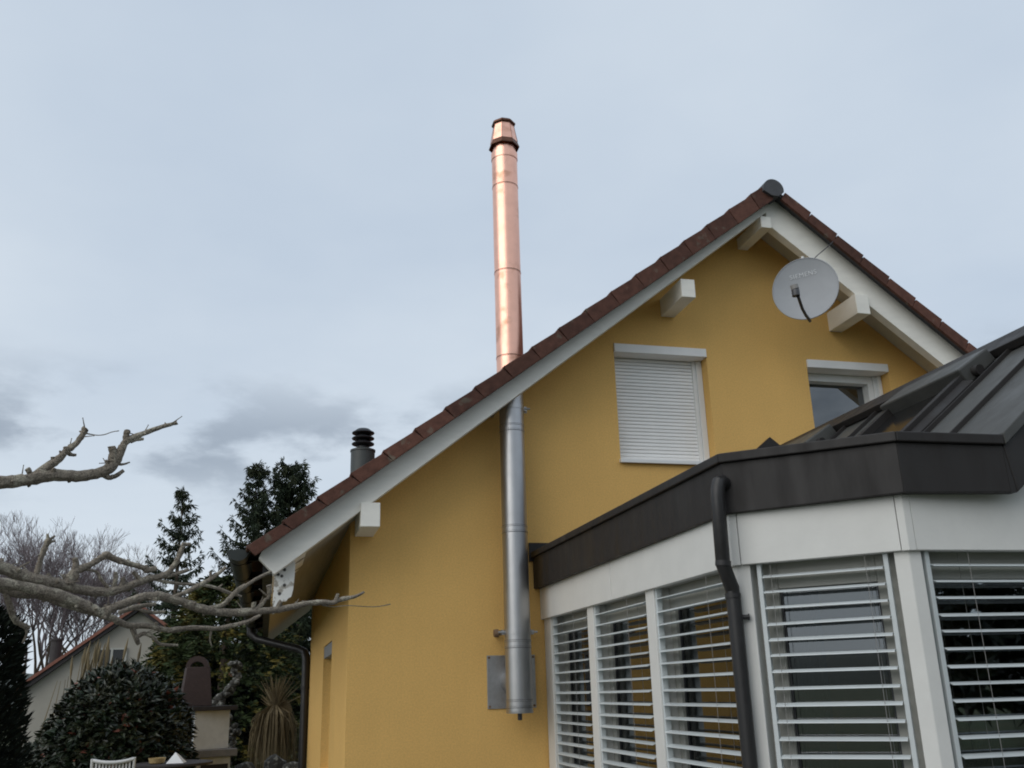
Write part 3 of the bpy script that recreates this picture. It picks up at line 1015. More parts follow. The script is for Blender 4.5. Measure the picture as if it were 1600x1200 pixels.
# feed arm and receiver
LN = Vector((4.509, -0.95, 4.995))
A0 = DC - DU * (RH + .01) + DN * .01
A1 = A0 + (LN - A0) * .55 - DU * .05
MB().tube([A0 - DN * .05, A0, A0 + (A1 - A0) * .5 - DU * .012, A1, LN - Vector((-.02, 0, .06))], .0145, 10).obj('feed_arm', 'darkplastic', dish)
ax = (DC + DU * .02 - LN).normalized()
lnb = MB().tube([LN - Vector((.0, 0, .055)), LN - Vector((0, 0, .0)), LN + Vector((0, 0, .012))], [.036, .036, .03], 16).obj('receiver', 'darkplastic', dish)
MB().tube([LN + Vector((0, 0, .012)), LN + Vector((-.008, 0, .05)), LN + Vector((-.010, 0, .056))], [.036, .036, .02], 18).obj('feed_horn', 'greyplastic', lnb)
MB().tube([LN - ax * .02 + Vector((0, 0, -.02)), LN + ax * .05 + Vector((0, 0, -.02))], .026, 14).obj('clamp', 'darkplastic', lnb)
# mast and wall bracket behind the dish
MB().tube([DC - DN * .10 + Vector((0, 0, -.18)), DC - DN * .10 + Vector((0, 0, .375))], .014, 12).obj('mast', 'upvc', dish)
MB().tube([DC - DN * .10 + Vector((0, 0, -.05)), (5.02, -.34, 5.30), (5.24, 0.0, 5.44)], .016, 12).obj('wall_arm', 'galv', dish)
MB().box(5.18, 5.30, -.012, -.001, 5.37, 5.51).obj('wall_plate', 'galv', dish)
MB().tube([DC - DN * .05, DC - DN * .14], .03, 12).obj('mount', 'galv', dish)
MB().tube([(5.247, -0.595, 5.748), (5.13, -.605, 5.645), (5.02, -.612, 5.555), (4.895, -.62, 5.44)], .0045, 8).obj('cable', 'darkplastic', dish)

# ------------------------------------------------------------------ conservatory
cons = thing('conservatory', 'white conservatory with blinds, black fascia and dark metal roof', 'conservatory', (4.62, -2.1, 0))
P0, P1, P2, P3 = Vector((2.262, -0.002)), Vector((2.262, -3.600)), Vector((2.862, -4.180)), Vector((4.62, -4.235))
MIR = lambda p: Vector((2 * 4.62 - p.x, p.y))
PB, PT = 2.170, 2.445


def seg_box(a, c, d0, d1, z0, z1, name, m, par, bevel=.003, s0=0.0, s1=0.0, z0b=None, z1b=None):
    """plate along the plan line a->c, from depth d0 to d1 (inwards positive)"""
    u = (c - a).normalized()
    n = Vector((-u.y, u.x))           # left of travel; plan runs house->camera->right, inside is on the left
    a2, c2 = a + u * s0, c - u * s1
    pts = []
    for zz, zz2 in ((z0, z0b if z0b is not None else z0), (z1, z1b if z1b is not None else z1)):
        q0, q1, q2, q3 = a2 + n * d0, c2 + n * d0, c2 + n * d1, a2 + n * d1
        pts.append([(q0.x, q0.y, zz), (q1.x, q1.y, zz2), (q2.x, q2.y, zz2), (q3.x, q3.y, zz)])
    return MB().prism(pts[0], pts[1]).obj(name, m, par, bevel=bevel)


# white panels above the windows, with the corner trims
MB().box(2.2675, 2.30, -1.787, -1.772, PB + .004, PT).obj('panel_joint', 'darkplastic', cons)
seg_box(P0, Vector((2.262, -1.776)), 0, .05, PB, PT, 'fascia_panel', 'white', cons)
seg_box(Vector((2.262, -1.785)), P1, 0, .05, PB, PT, 'fascia_panel', 'white', cons, s1=.052)
seg_box(P1, P2, 0, .05, PB, PT, 'fascia_panel', 'white', cons, s0=.040, s1=.036)
seg_box(P2, P3, 0, .05, PB, PT, 'fascia_panel', 'white', cons, s0=.040)
for pa, pc, pb_, e0, e1 in ((P0, P1, P2, .049, .037), (P1, P2, P3, .033, .037)):
    u1 = (pc - pa).normalized()
    u2 = (pb_ - pc).normalized()
    n1 = Vector((-u1.y, u1.x))
    n2 = Vector((-u2.y, u2.x))
    nm = (n1 + n2).normalized()
    poly = [pc - u1 * e0 - n1 * .002, pc - nm * .002, pc + u2 * e1 - n2 * .002, pc + u2 * e1 + n2 * .045, pc + nm * .06, pc - u1 * e0 + n1 * .045]
    MB().xy([(p.x, p.y) for p in poly], PB - .001, PT).obj('corner_trim', 'white', cons, bevel=.002)
# gable infill panel
MB().xz([(3.30, PT - .10), (5.94, PT - .10), (5.94, 2.50), (5.82, 2.62), (4.62, 3.55), (3.42, 2.62), (3.30, 2.50)], -4.179, -4.14).obj('gable_panel', 'white', cons)

# black fascia with drip edge
F0, F1, F2, F3 = Vector((2.208, -0.002)), Vector((2.238, -3.622)), Vector((2.838, -4.236)), Vector((3.372, -4.300))
FT = {0: 2.690, 1: 2.690, 2: 2.668, 3: 2.655}


def strip(pts, zb_, zt_, d0, d1, name, m, bevel=.003, joints=None):
    """mitred strip round the plan polyline, each length its own part"""
    n = len(pts)

    def off(i, dd):
        ns = []
        if i > 0:
            u = (pts[i] - pts[i - 1]).normalized()
            ns.append(Vector((-u.y, u.x)))
        if i < n - 1:
            u = (pts[i + 1] - pts[i]).normalized()
            ns.append(Vector((-u.y, u.x)))
        nm = sum(ns, Vector((0, 0))).normalized()
        return pts[i] + nm * (dd / max(.3, nm.dot(ns[0])))
    for i in range(n - 1):
        a0, a1, c1, c0 = off(i, d0), off(i, d1), off(i + 1, d1), off(i + 1, d0)
        lo_ = [(a0.x, a0.y, zb_[i]), (c0.x, c0.y, zb_[i + 1]), (c1.x, c1.y, zb_[i + 1]), (a1.x, a1.y, zb_[i])]
        hi_ = [(a0.x, a0.y, zt_[i]), (c0.x, c0.y, zt_[i + 1]), (c1.x, c1.y, zt_[i + 1]), (a1.x, a1.y, zt_[i])]
        MB().prism(lo_, hi_).obj(name, m, cons, bevel=bevel)


FPTS = [F0, F1, F2, F3]
strip(FPTS, [2.428] * 4, [FT[i] for i in range(4)], 0.0, .06, 'fascia_board', 'anthracite')
strip(FPTS, [FT[i] + .001 for i in range(4)], [FT[i] + .050 for i in range(4)], -.022, .10, 'drip_edge', 'anthracite', bevel=.006)
# verge of the gable rising from the corner
sl = 0.79
RX0, RZ0 = 3.372, 2.702
RZ = lambda x: RZ0 + sl * (x - RX0)
MB().xz([(3.372, 2.428), (3.408, 2.428), (3.3745, 2.6505), (3.372, 2.652)], -4.300, -4.245).obj('fascia_corner', 'anthracite', cons)
MB().xz([(3.411, 2.430), (4.62, 2.428 + sl * 1.215), (4.62, RZ(4.62) - .03), (3.377, 2.652)], -4.303, -4.245).obj('verge_board', 'anthracite', cons, bevel=.004)
MB().xz([(3.376, 2.656), (4.62, RZ(4.62) - .026), (4.62, RZ(4.62) + .035), (3.37, 2.712)], -4.325, -4.20).obj('verge_strip', 'zinc', cons, bevel=.005)
MB().xz([(9.24 - 3.405, 2.428), (4.62, 2.428 + sl * 1.215), (4.62, RZ(4.62) - .03), (9.24 - 3.374, 2.652)], -4.302, -4.245).obj('verge_board', 'anthracite', cons)
# flat roof round the pitched middle
MB().xy([(2.30, -.004), (2.32, -3.60), (2.90, -4.16), (3.40, -4.20), (5.84, -4.20), (6.34, -4.16), (6.92, -3.6), (6.92, -.004)], 2.58, 2.655).obj('flat_roof', 'zinc', cons)
# pitched roof pans between standing seams
seams = [-4.19, -3.76, -3.37, -2.36, -1.98, -1.56, -0.42, -0.02]


def sp(x, y, h):
    c_ = math.hypot(1, sl)
    return (x - h * sl / c_, y, RZ(x) + h / c_)


for a, c in zip(seams[:-1], seams[1:]):
    q = MB()
    q.prism([sp(RX0, a + .004, -.03), sp(RX0, c - .004, -.03), sp(4.60, c - .004, -.03), sp(4.60, a + .004, -.03)],
            [sp(RX0, a + .004, 0), sp(RX0, c - .004, 0), sp(4.60, c - .004, 0), sp(4.60, a + .004, 0)])
    q.obj('roof_pan', 'zinc', cons)
for y in seams[1:-1]:
    q = MB()
    q.prism([sp(RX0 + .01, y - .009, -.02), sp(RX0 + .01, y + .009, -.02), sp(4.45, y + .009, -.02), sp(4.45, y - .009, -.02)],
            [sp(RX0 + .01, y - .006, .028), sp(RX0 + .01, y + .006, .028), sp(4.45, y + .006, .028), sp(4.45, y - .006, .028)])
    q.obj('standing_seam', 'anthracite', cons, bevel=.003)
MB().prism([(9.24 - 3.372, -4.19, RZ0 - .03), (9.24 - 3.372, -.004, RZ0 - .03), (4.64, -.004, RZ(4.60) - .03), (4.64, -4.19, RZ(4.60) - .03)],
           [(9.24 - 3.372, -4.19, RZ0), (9.24 - 3.372, -.004, RZ0), (4.64, -.004, RZ(4.60)), (4.64, -4.19, RZ(4.60))]).obj('roof_pan', 'zinc', cons)
# ridge cap
rc = [sp(4.415, 0, .012), sp(4.415, 0, .062), (4.60, 0, RZ(4.60) + .062), (4.64, 0, RZ(4.60) + .062)]
rc2 = [(x, z) for x, _, z in rc] + [(9.24 - x, z) for x, _, z in reversed(rc[:2])]
prev_y = -4.33
for y in (-3.60, -2.62, -1.62, -0.72, -0.03):
    MB().xz(rc2, prev_y + .002, y).obj('ridge_cap', 'anthracite', cons, bevel=.005)
    prev_y = y
# flashing where the roofs meet the wall
MB().xz([(3.36, 2.70), (4.62, RZ(4.62) + .06), (4.62, 3.865), (3.30, 2.822)], -.022, -.002).obj('wall_flashing', 'anthracite', cons)
MB().xz([(5.88, 2.70), (4.62, RZ(4.62) + .06), (4.62, 3.865), (5.94, 2.822)], -.022, -.002).obj('wall_flashing', 'anthracite', cons)
MB().box(2.172, 3.298, -.022, -.002, 2.66, 2.822).obj('wall_flashing', 'anthracite', cons, bevel=.003)


# skylights
def skylight(ya, yb, xa, xb):
    f_ = 0.055
    H = .085
    fr_ = MB()
    for (a0, a1, c0, c1) in ((xa, xb, ya, ya + f_), (xa, xb, yb - f_, yb), (xa, xa + f_, ya + f_, yb - f_)):
        fr_.prism([sp(a0, c0, .001), sp(a1, c0, .001), sp(a1, c1, .001), sp(a0, c1, .001)],
                  [sp(a0, c0, H), sp(a1, c0, H), sp(a1, c1, H), sp(a0, c1, H)])
    s_ = fr_.obj('skylight_frame', 'anthracite', cons, bevel=.004)
    MB().prism([sp(xa + f_, ya + f_, .030), sp(xb, ya + f_, .030), sp(xb, yb - f_, .030), sp(xa + f_, yb - f_, .030)],
               [sp(xa + f_, ya + f_, .036), sp(xb, ya + f_, .036), sp(xb, yb - f_, .036), sp(xa + f_, yb - f_, .036)]).obj('pane', M['sky_glass'], s_)
    MB().prism([sp(xb - .015, ya - .012, .004), sp(xb + .215, ya - .012, .004), sp(xb + .215, yb + .012, .004), sp(xb - .015, yb + .012, .004)],
               [sp(xb - .015, ya - .012, .125), sp(xb + .215, ya - .012, .100), sp(xb + .215, yb + .012, .100), sp(xb - .015, yb + .012, .125)]).obj('hood', 'zinc', s_, bevel=.012)
    for yy in (ya - .012,):
        MB().tube([sp(xb + .06, yy, .045), sp(xb + .06, yy - .045, .040)], .034, 20).obj('hood_end', 'anthracite', s_)
    MB().prism([sp(xa - .01, ya - .075, .001), sp(xb - .03, ya - .075, .001), sp(xb - .03, ya - .004, .001), sp(xa - .01, ya - .004, .001)],
               [sp(xa - .01, ya - .075, .03), sp(xb - .03, ya - .075, .03), sp(xb - .03, ya - .004, .055), sp(xa - .01, ya - .004, .055)]).obj('side_flashing', 'anthracite', s_, bevel=.003)


M['sky_glass'] = mat('dark_roof_glass', (0.012, 0.012, 0.012), 0.12, spec=0.5)
skylight(-3.26, -2.46, 3.50, 4.18)
skylight(-1.46, -0.58, 3.50, 4.18)

# posts ------------------------------------------------------------
D_OUT, D_IN = .024, .15      # depth of post face and of its back behind the panel face
bay_posts = [(-0.34 + .30, -0.28)]


def plan_pt(a, c, s, d):
    u = (c - a).normalized()
    n = Vector((-u.y, u.x))
    p = a + u * s + n * d
    return (p.x, p.y)


def mullion(a, c, s0, s1, name='mullion'):
    poly = [plan_pt(a, c, s0, D_OUT), plan_pt(a, c, s1, D_OUT), plan_pt(a, c, s1, D_IN), plan_pt(a, c, s0, D_IN)]
    return MB().xy(poly, 0.0, PB + .02).obj(name, 'white', cons, bevel=.004)


def corner_post(pa, pc, pd, e0, e1):
    u1, u2 = (pc - pa).normalized(), (pd - pc).normalized()
    n1, n2 = Vector((-u1.y, u1.x)), Vector((-u2.y, u2.x))
    nm = (n1 + n2).normalized()
    k = D_OUT / nm.dot(n1)
    poly = [pc - u1 * e0 + n1 * D_OUT, pc + nm * k, pc + u2 * e1 + n2 * D_OUT, pc + u2 * e1 + n2 * D_IN, pc + nm * (D_IN / nm.dot(n1)), pc - u1 * e0 + n1 * D_IN]
    return MB().xy([(p.x, p.y) for p in poly], 0.0, PB + .02).obj('corner_post', 'white', cons, bevel=.004)


SL_PITCH, SL_Z0 = .0757, 2.105


def bay(a, c, s0, s1, nsl=26, rails=(1, 1), cords=(.12, .88), ex=(0, 0), gl='glass'):
    """blind, guide rails, window frame and pane in one bay; the bay runs from s0 to s1 along the plan line"""
    u = (c - a).normalized()
    n = Vector((-u.y, u.x))
    P = lambda s, d_, z: (a.x + u.x * s + n.x * d_, a.y + u.y * s + n.y * d_, z)
    # guide rails
    for on, (r0, r1) in zip(rails, ((s0, s0 + .022), (s1 - .022, s1))):
        if on:
            MB().prism([P(r0, .034, 0), P(r1, .034, 0), P(r1, .070, 0), P(r0, .070, 0)], [P(r0, .034, PB + .01), P(r1, .034, PB + .01), P(r1, .070, PB + .01), P(r0, .070, PB + .01)]).obj('guide_rail', 'alu', cons, bevel=.002)
    # head box behind the panel
    bl = MB().prism([P(s0 + .024, .055, PB + .005), P(s1 - .024, .055, PB + .005), P(s1 - .024, .14, PB + .005), P(s0 + .024, .14, PB + .005)],
                    [P(s0 + .024, .055, PB + .06), P(s1 - .024, .055, PB + .06), P(s1 - .024, .14, PB + .06), P(s0 + .024, .14, PB + .06)]).obj('blind', 'frame_grey', cons)
    e0, e1 = s0 + .027, s1 - .027
    prof = [(.018, -.0035), (.0195, .0005), (.030, .0035), (.045, .0075), (.058, .0088), (.071, .0075), (.086, .0035), (.0965, .0005), (.098, -.0035),
            (.0945, -.002), (.085, .0010), (.071, .0050), (.058, .0063), (.045, .0050), (.031, .0010), (.0215, -.002)]
    mes = []
    for tilt in (2.5, 4.0, 5.0, 7.0):
        ca, sa_ = cos(R(tilt)), sin(R(tilt))
        pr_ = [((d_ - .058) * ca - h_ * sa_ + .058, (d_ - .058) * sa_ + h_ * ca) for d_, h_ in prof]
        sg = rnd.uniform(-.0018, .0018)
        q_ = MB().prism([P(e0, d_, h_ + sg) for d_, h_ in pr_], [P(e1, d_, h_ - sg) for d_, h_ in pr_])
        bm = bmesh.new()
        me = q_.mesh('slat', 'alu')
        bm.from_mesh(me)
        bmesh.ops.recalc_face_normals(bm, faces=bm.faces)
        bm.to_mesh(me)
        bm.free()
        mes.append(me)
    for k in range(nsl):
        o = bpy.data.objects.new('slat', rnd.choice(mes))
        col.objects.link(o)
        o.location = (0, 0, SL_Z0 - SL_PITCH * k + rnd.uniform(-.0020, .0020))
        o.parent = bl
        o.matrix_parent_inverse = parent_world(bl).inverted()
    cd = MB()
    for fr_ in cords:
        s_ = e0 + (e1 - e0) * fr_
        for d_ in (.020, .096):
            cd.tube([P(s_, d_, PB), P(s_, d_, SL_Z0 - SL_PITCH * nsl)], .0013, 5)
    cd.obj('ladder_cord', 'greyplastic', bl)
    MB().prism([P(e0, .025, SL_Z0 - SL_PITCH * nsl), P(e1, .025, SL_Z0 - SL_PITCH * nsl), P(e1, .09, SL_Z0 - SL_PITCH * nsl), P(e0, .09, SL_Z0 - SL_PITCH * nsl)],
               [P(e0, .025, SL_Z0 - SL_PITCH * nsl + .02), P(e1, .025, SL_Z0 - SL_PITCH * nsl + .02), P(e1, .09, SL_Z0 - SL_PITCH * nsl + .02), P(e0, .09, SL_Z0 - SL_PITCH * nsl + .02)]).obj('bottom_rail', 'alu', bl)
    # window frame
    fm = MB()
    w_ = .075
    for (q0, q1, zz0, zz1) in ((s0 - ex[0], s0 + w_, .02, PB + .02), (s1 - w_, s1 + ex[1], .02, PB + .02), (s0 + w_, s1 - w_, 2.05, PB + .02), (s0 + w_, s1 - w_, .02, .12)):
        fm.prism([P(q0, .125, zz0), P(q1, .125, zz0), P(q1, .19, zz0), P(q0, .19, zz0)], [P(q0, .125, zz1), P(q1, .125, zz1), P(q1, .19, zz1), P(q0, .19, zz1)])
    fo_ = fm.obj('window_frame', 'frame_grey', cons, bevel=.004)
    MB().prism([P(s0 + w_, .155, .12), P(s1 - w_, .155, .12), P(s1 - w_, .159, .12), P(s0 + w_, .159, .12)],
               [P(s0 + w_, .155, 2.05), P(s1 - w_, .155, 2.05), P(s1 - w_, .159, 2.05), P(s0 + w_, .159, 2.05)]).obj('pane', gl, fo_)
    gk = MB()
    for (q0, q1, zz0, zz1) in ((s0 + w_, s0 + w_ + .010, .12, 2.05), (s1 - w_ - .010, s1 - w_, .12, 2.05), (s0 + w_ + .010, s1 - w_ - .010, 2.038, 2.05)):
        gk.prism([P(q0, .145, zz0), P(q1, .145, zz0), P(q1, .154, zz0), P(q0, .154, zz0)], [P(q0, .145, zz1), P(q1, .145, zz1), P(q1, .154, zz1), P(q0, .154, zz1)])
    gk.obj('gasket', 'darkplastic', fo_)


# left side: three bays between the wall, two mullions and the corner post
L1 = (P1 - P0).length
mullion(P0, P1, .018, .215, 'wall_post')
mullion(P0, P1, 1.172, 1.305)
mullion(P0, P1, 2.335, 2.468)
bay(P0, P1, .232, 1.170, rails=(1, 1), cords=(.66,), gl='glass_side')
bay(P0, P1, 1.307, 2.333, rails=(1, 1), cords=(.70,), gl='glass_side')
bay(P0, P1, 2.470, L1 - .115, rails=(1, 1), cords=(.76,), gl='glass_side')
corner_post(P0, P1, P2, .112, .075)
# angled bay
L2 = (P2 - P1).length
bay(P1, P2, .105, L2 - .105, rails=(1, 1), cords=(.08, .87), ex=(.045, .045))
corner_post(P1, P2, P3, .075, .075)
# front: continues out of the picture
P3b = MIR(P2)
P3c = Vector((6.378, -4.29))
L3 = (P3 - P2).length
bay(P2, P3, .100, 1.22, rails=(1, 1), cords=(.18, .82), ex=(.04, 0))
mullion(P2, P3, 1.222, 1.35)
bay(P2, P3, 1.352, 2.30, rails=(1, 1), cords=(.18, .82), nsl=26)
# far side of the conservatory (never seen, simple)
Q = [P3, Vector((6.378, -4.18)), Vector((6.978, -3.60)), Vector((6.978, -.002))]
for a, c in zip(Q[:-1], Q[1:]):
    seg_box(a, c, 0, .05, PB, PT, 'fascia_panel', 'white', cons, s0=.02, s1=.02)
    seg_box(a, c, -.03, .03, PT + .002, 2.69, 'fascia_board', 'anthracite', cons, s0=.02, s1=.02)
    ll = (c - a).length
    nb = max(1, round(ll / 1.1))
    for k in range(nb + 1):
        s_ = ll * k / nb
        mullion(a, c, max(0, s_ - .05), min(ll, s_ + .05))
    seg_box(a, c, .13, .14, .1, PB, 'pane', 'glass', cons, bevel=0, s0=.05, s1=.05)
MB().xy([(2.30, -.01), (2.31, -3.56), (2.89, -4.12), (6.33, -4.12), (6.93, -3.56), (6.93, -.01)], 0.0, .10).obj('floor', 'floor_tile', cons)
MB().xy([(2.42, -.01), (2.42, -3.50), (2.97, -4.02), (6.26, -4.02), (6.82, -3.5), (6.82, -.01)], 2.50, 2.53).obj('ceiling', 'soffit', cons)

# rainwater pipe at the corner
dp = MB().tube([(2.262, -3.610, 2.575), (2.222, -3.640, 2.590), (2.197, -3.655, 2.580), (2.184, -3.660, 2.545), (2.180, -3.660, 2.50), (2.176, -3.658, 2.165),
                (2.236, -3.612, 2.055), (2.238, -3.612, 2.00), (2.243, -3.612, 0.0)], .0365, 20).obj('downpipe', 'blackpipe', cons)
MB().lathe(2.2365, -3.612, [(.040, 2.008), (.040, 2.03)], 20).obj('pipe_socket', 'blackpipe', dp)
MB().tube([(2.178, -3.659, 2.185), (2.176, -3.658, 2.160)], .0395, 20).obj('pipe_socket', 'blackpipe', dp)
MB().tube([(2.262, -3.612, 1.915), (2.300, -3.630, 1.915)], .012, 10).tube([(2.298, -3.628, 1.915), (2.306, -3.632, 1.915)], .016, 10).obj('pipe_clip', 'blackpipe', dp)


# curtains bunched inside the bays
def curtain(a, c, s0, s1, d_, label, amp=.035, waves=5):
    u = (c - a).normalized()
    n = Vector((-u.y, u.x))
    q_ = MB()
    N_ = 60
    v_ = []
    for i in range(N_ + 1):
        t = i / N_
        s_ = s0 + (s1 - s0) * t
        w_ = d_ + amp * sin(t * waves * 2 * pi) + amp * .4 * sin(t * waves * 4.6 * pi + 1)
        for z in (.12, 2.34):
            v_.append((a.x + u.x * s_ + n.x * w_, a.y + u.y * s_ + n.y * w_, z))
    q_.add(v_, [(2 * i, 2 * i + 2, 2 * i + 3, 2 * i + 1) for i in range(N_)], True)
    tag(q_.obj('curtain', 'curtain', fix=False), label, 'curtain', 'curtains inside the conservatory')


curtain(P0, P1, .16, 1.10, .27, 'grey curtain bunched in the conservatory bay beside the yellow wall')
curtain(P0, P1, 1.24, 2.02, .27, 'grey curtain bunched in the middle bay between the two slim posts')
curtain(P0, P1, 2.40, 2.92, .27, 'grey curtain bunched in the bay behind the black downpipe')
curtain(P1, P2, .10, .33, .30, 'grey curtain bunched in the angled corner bay of the conservatory', waves=4)


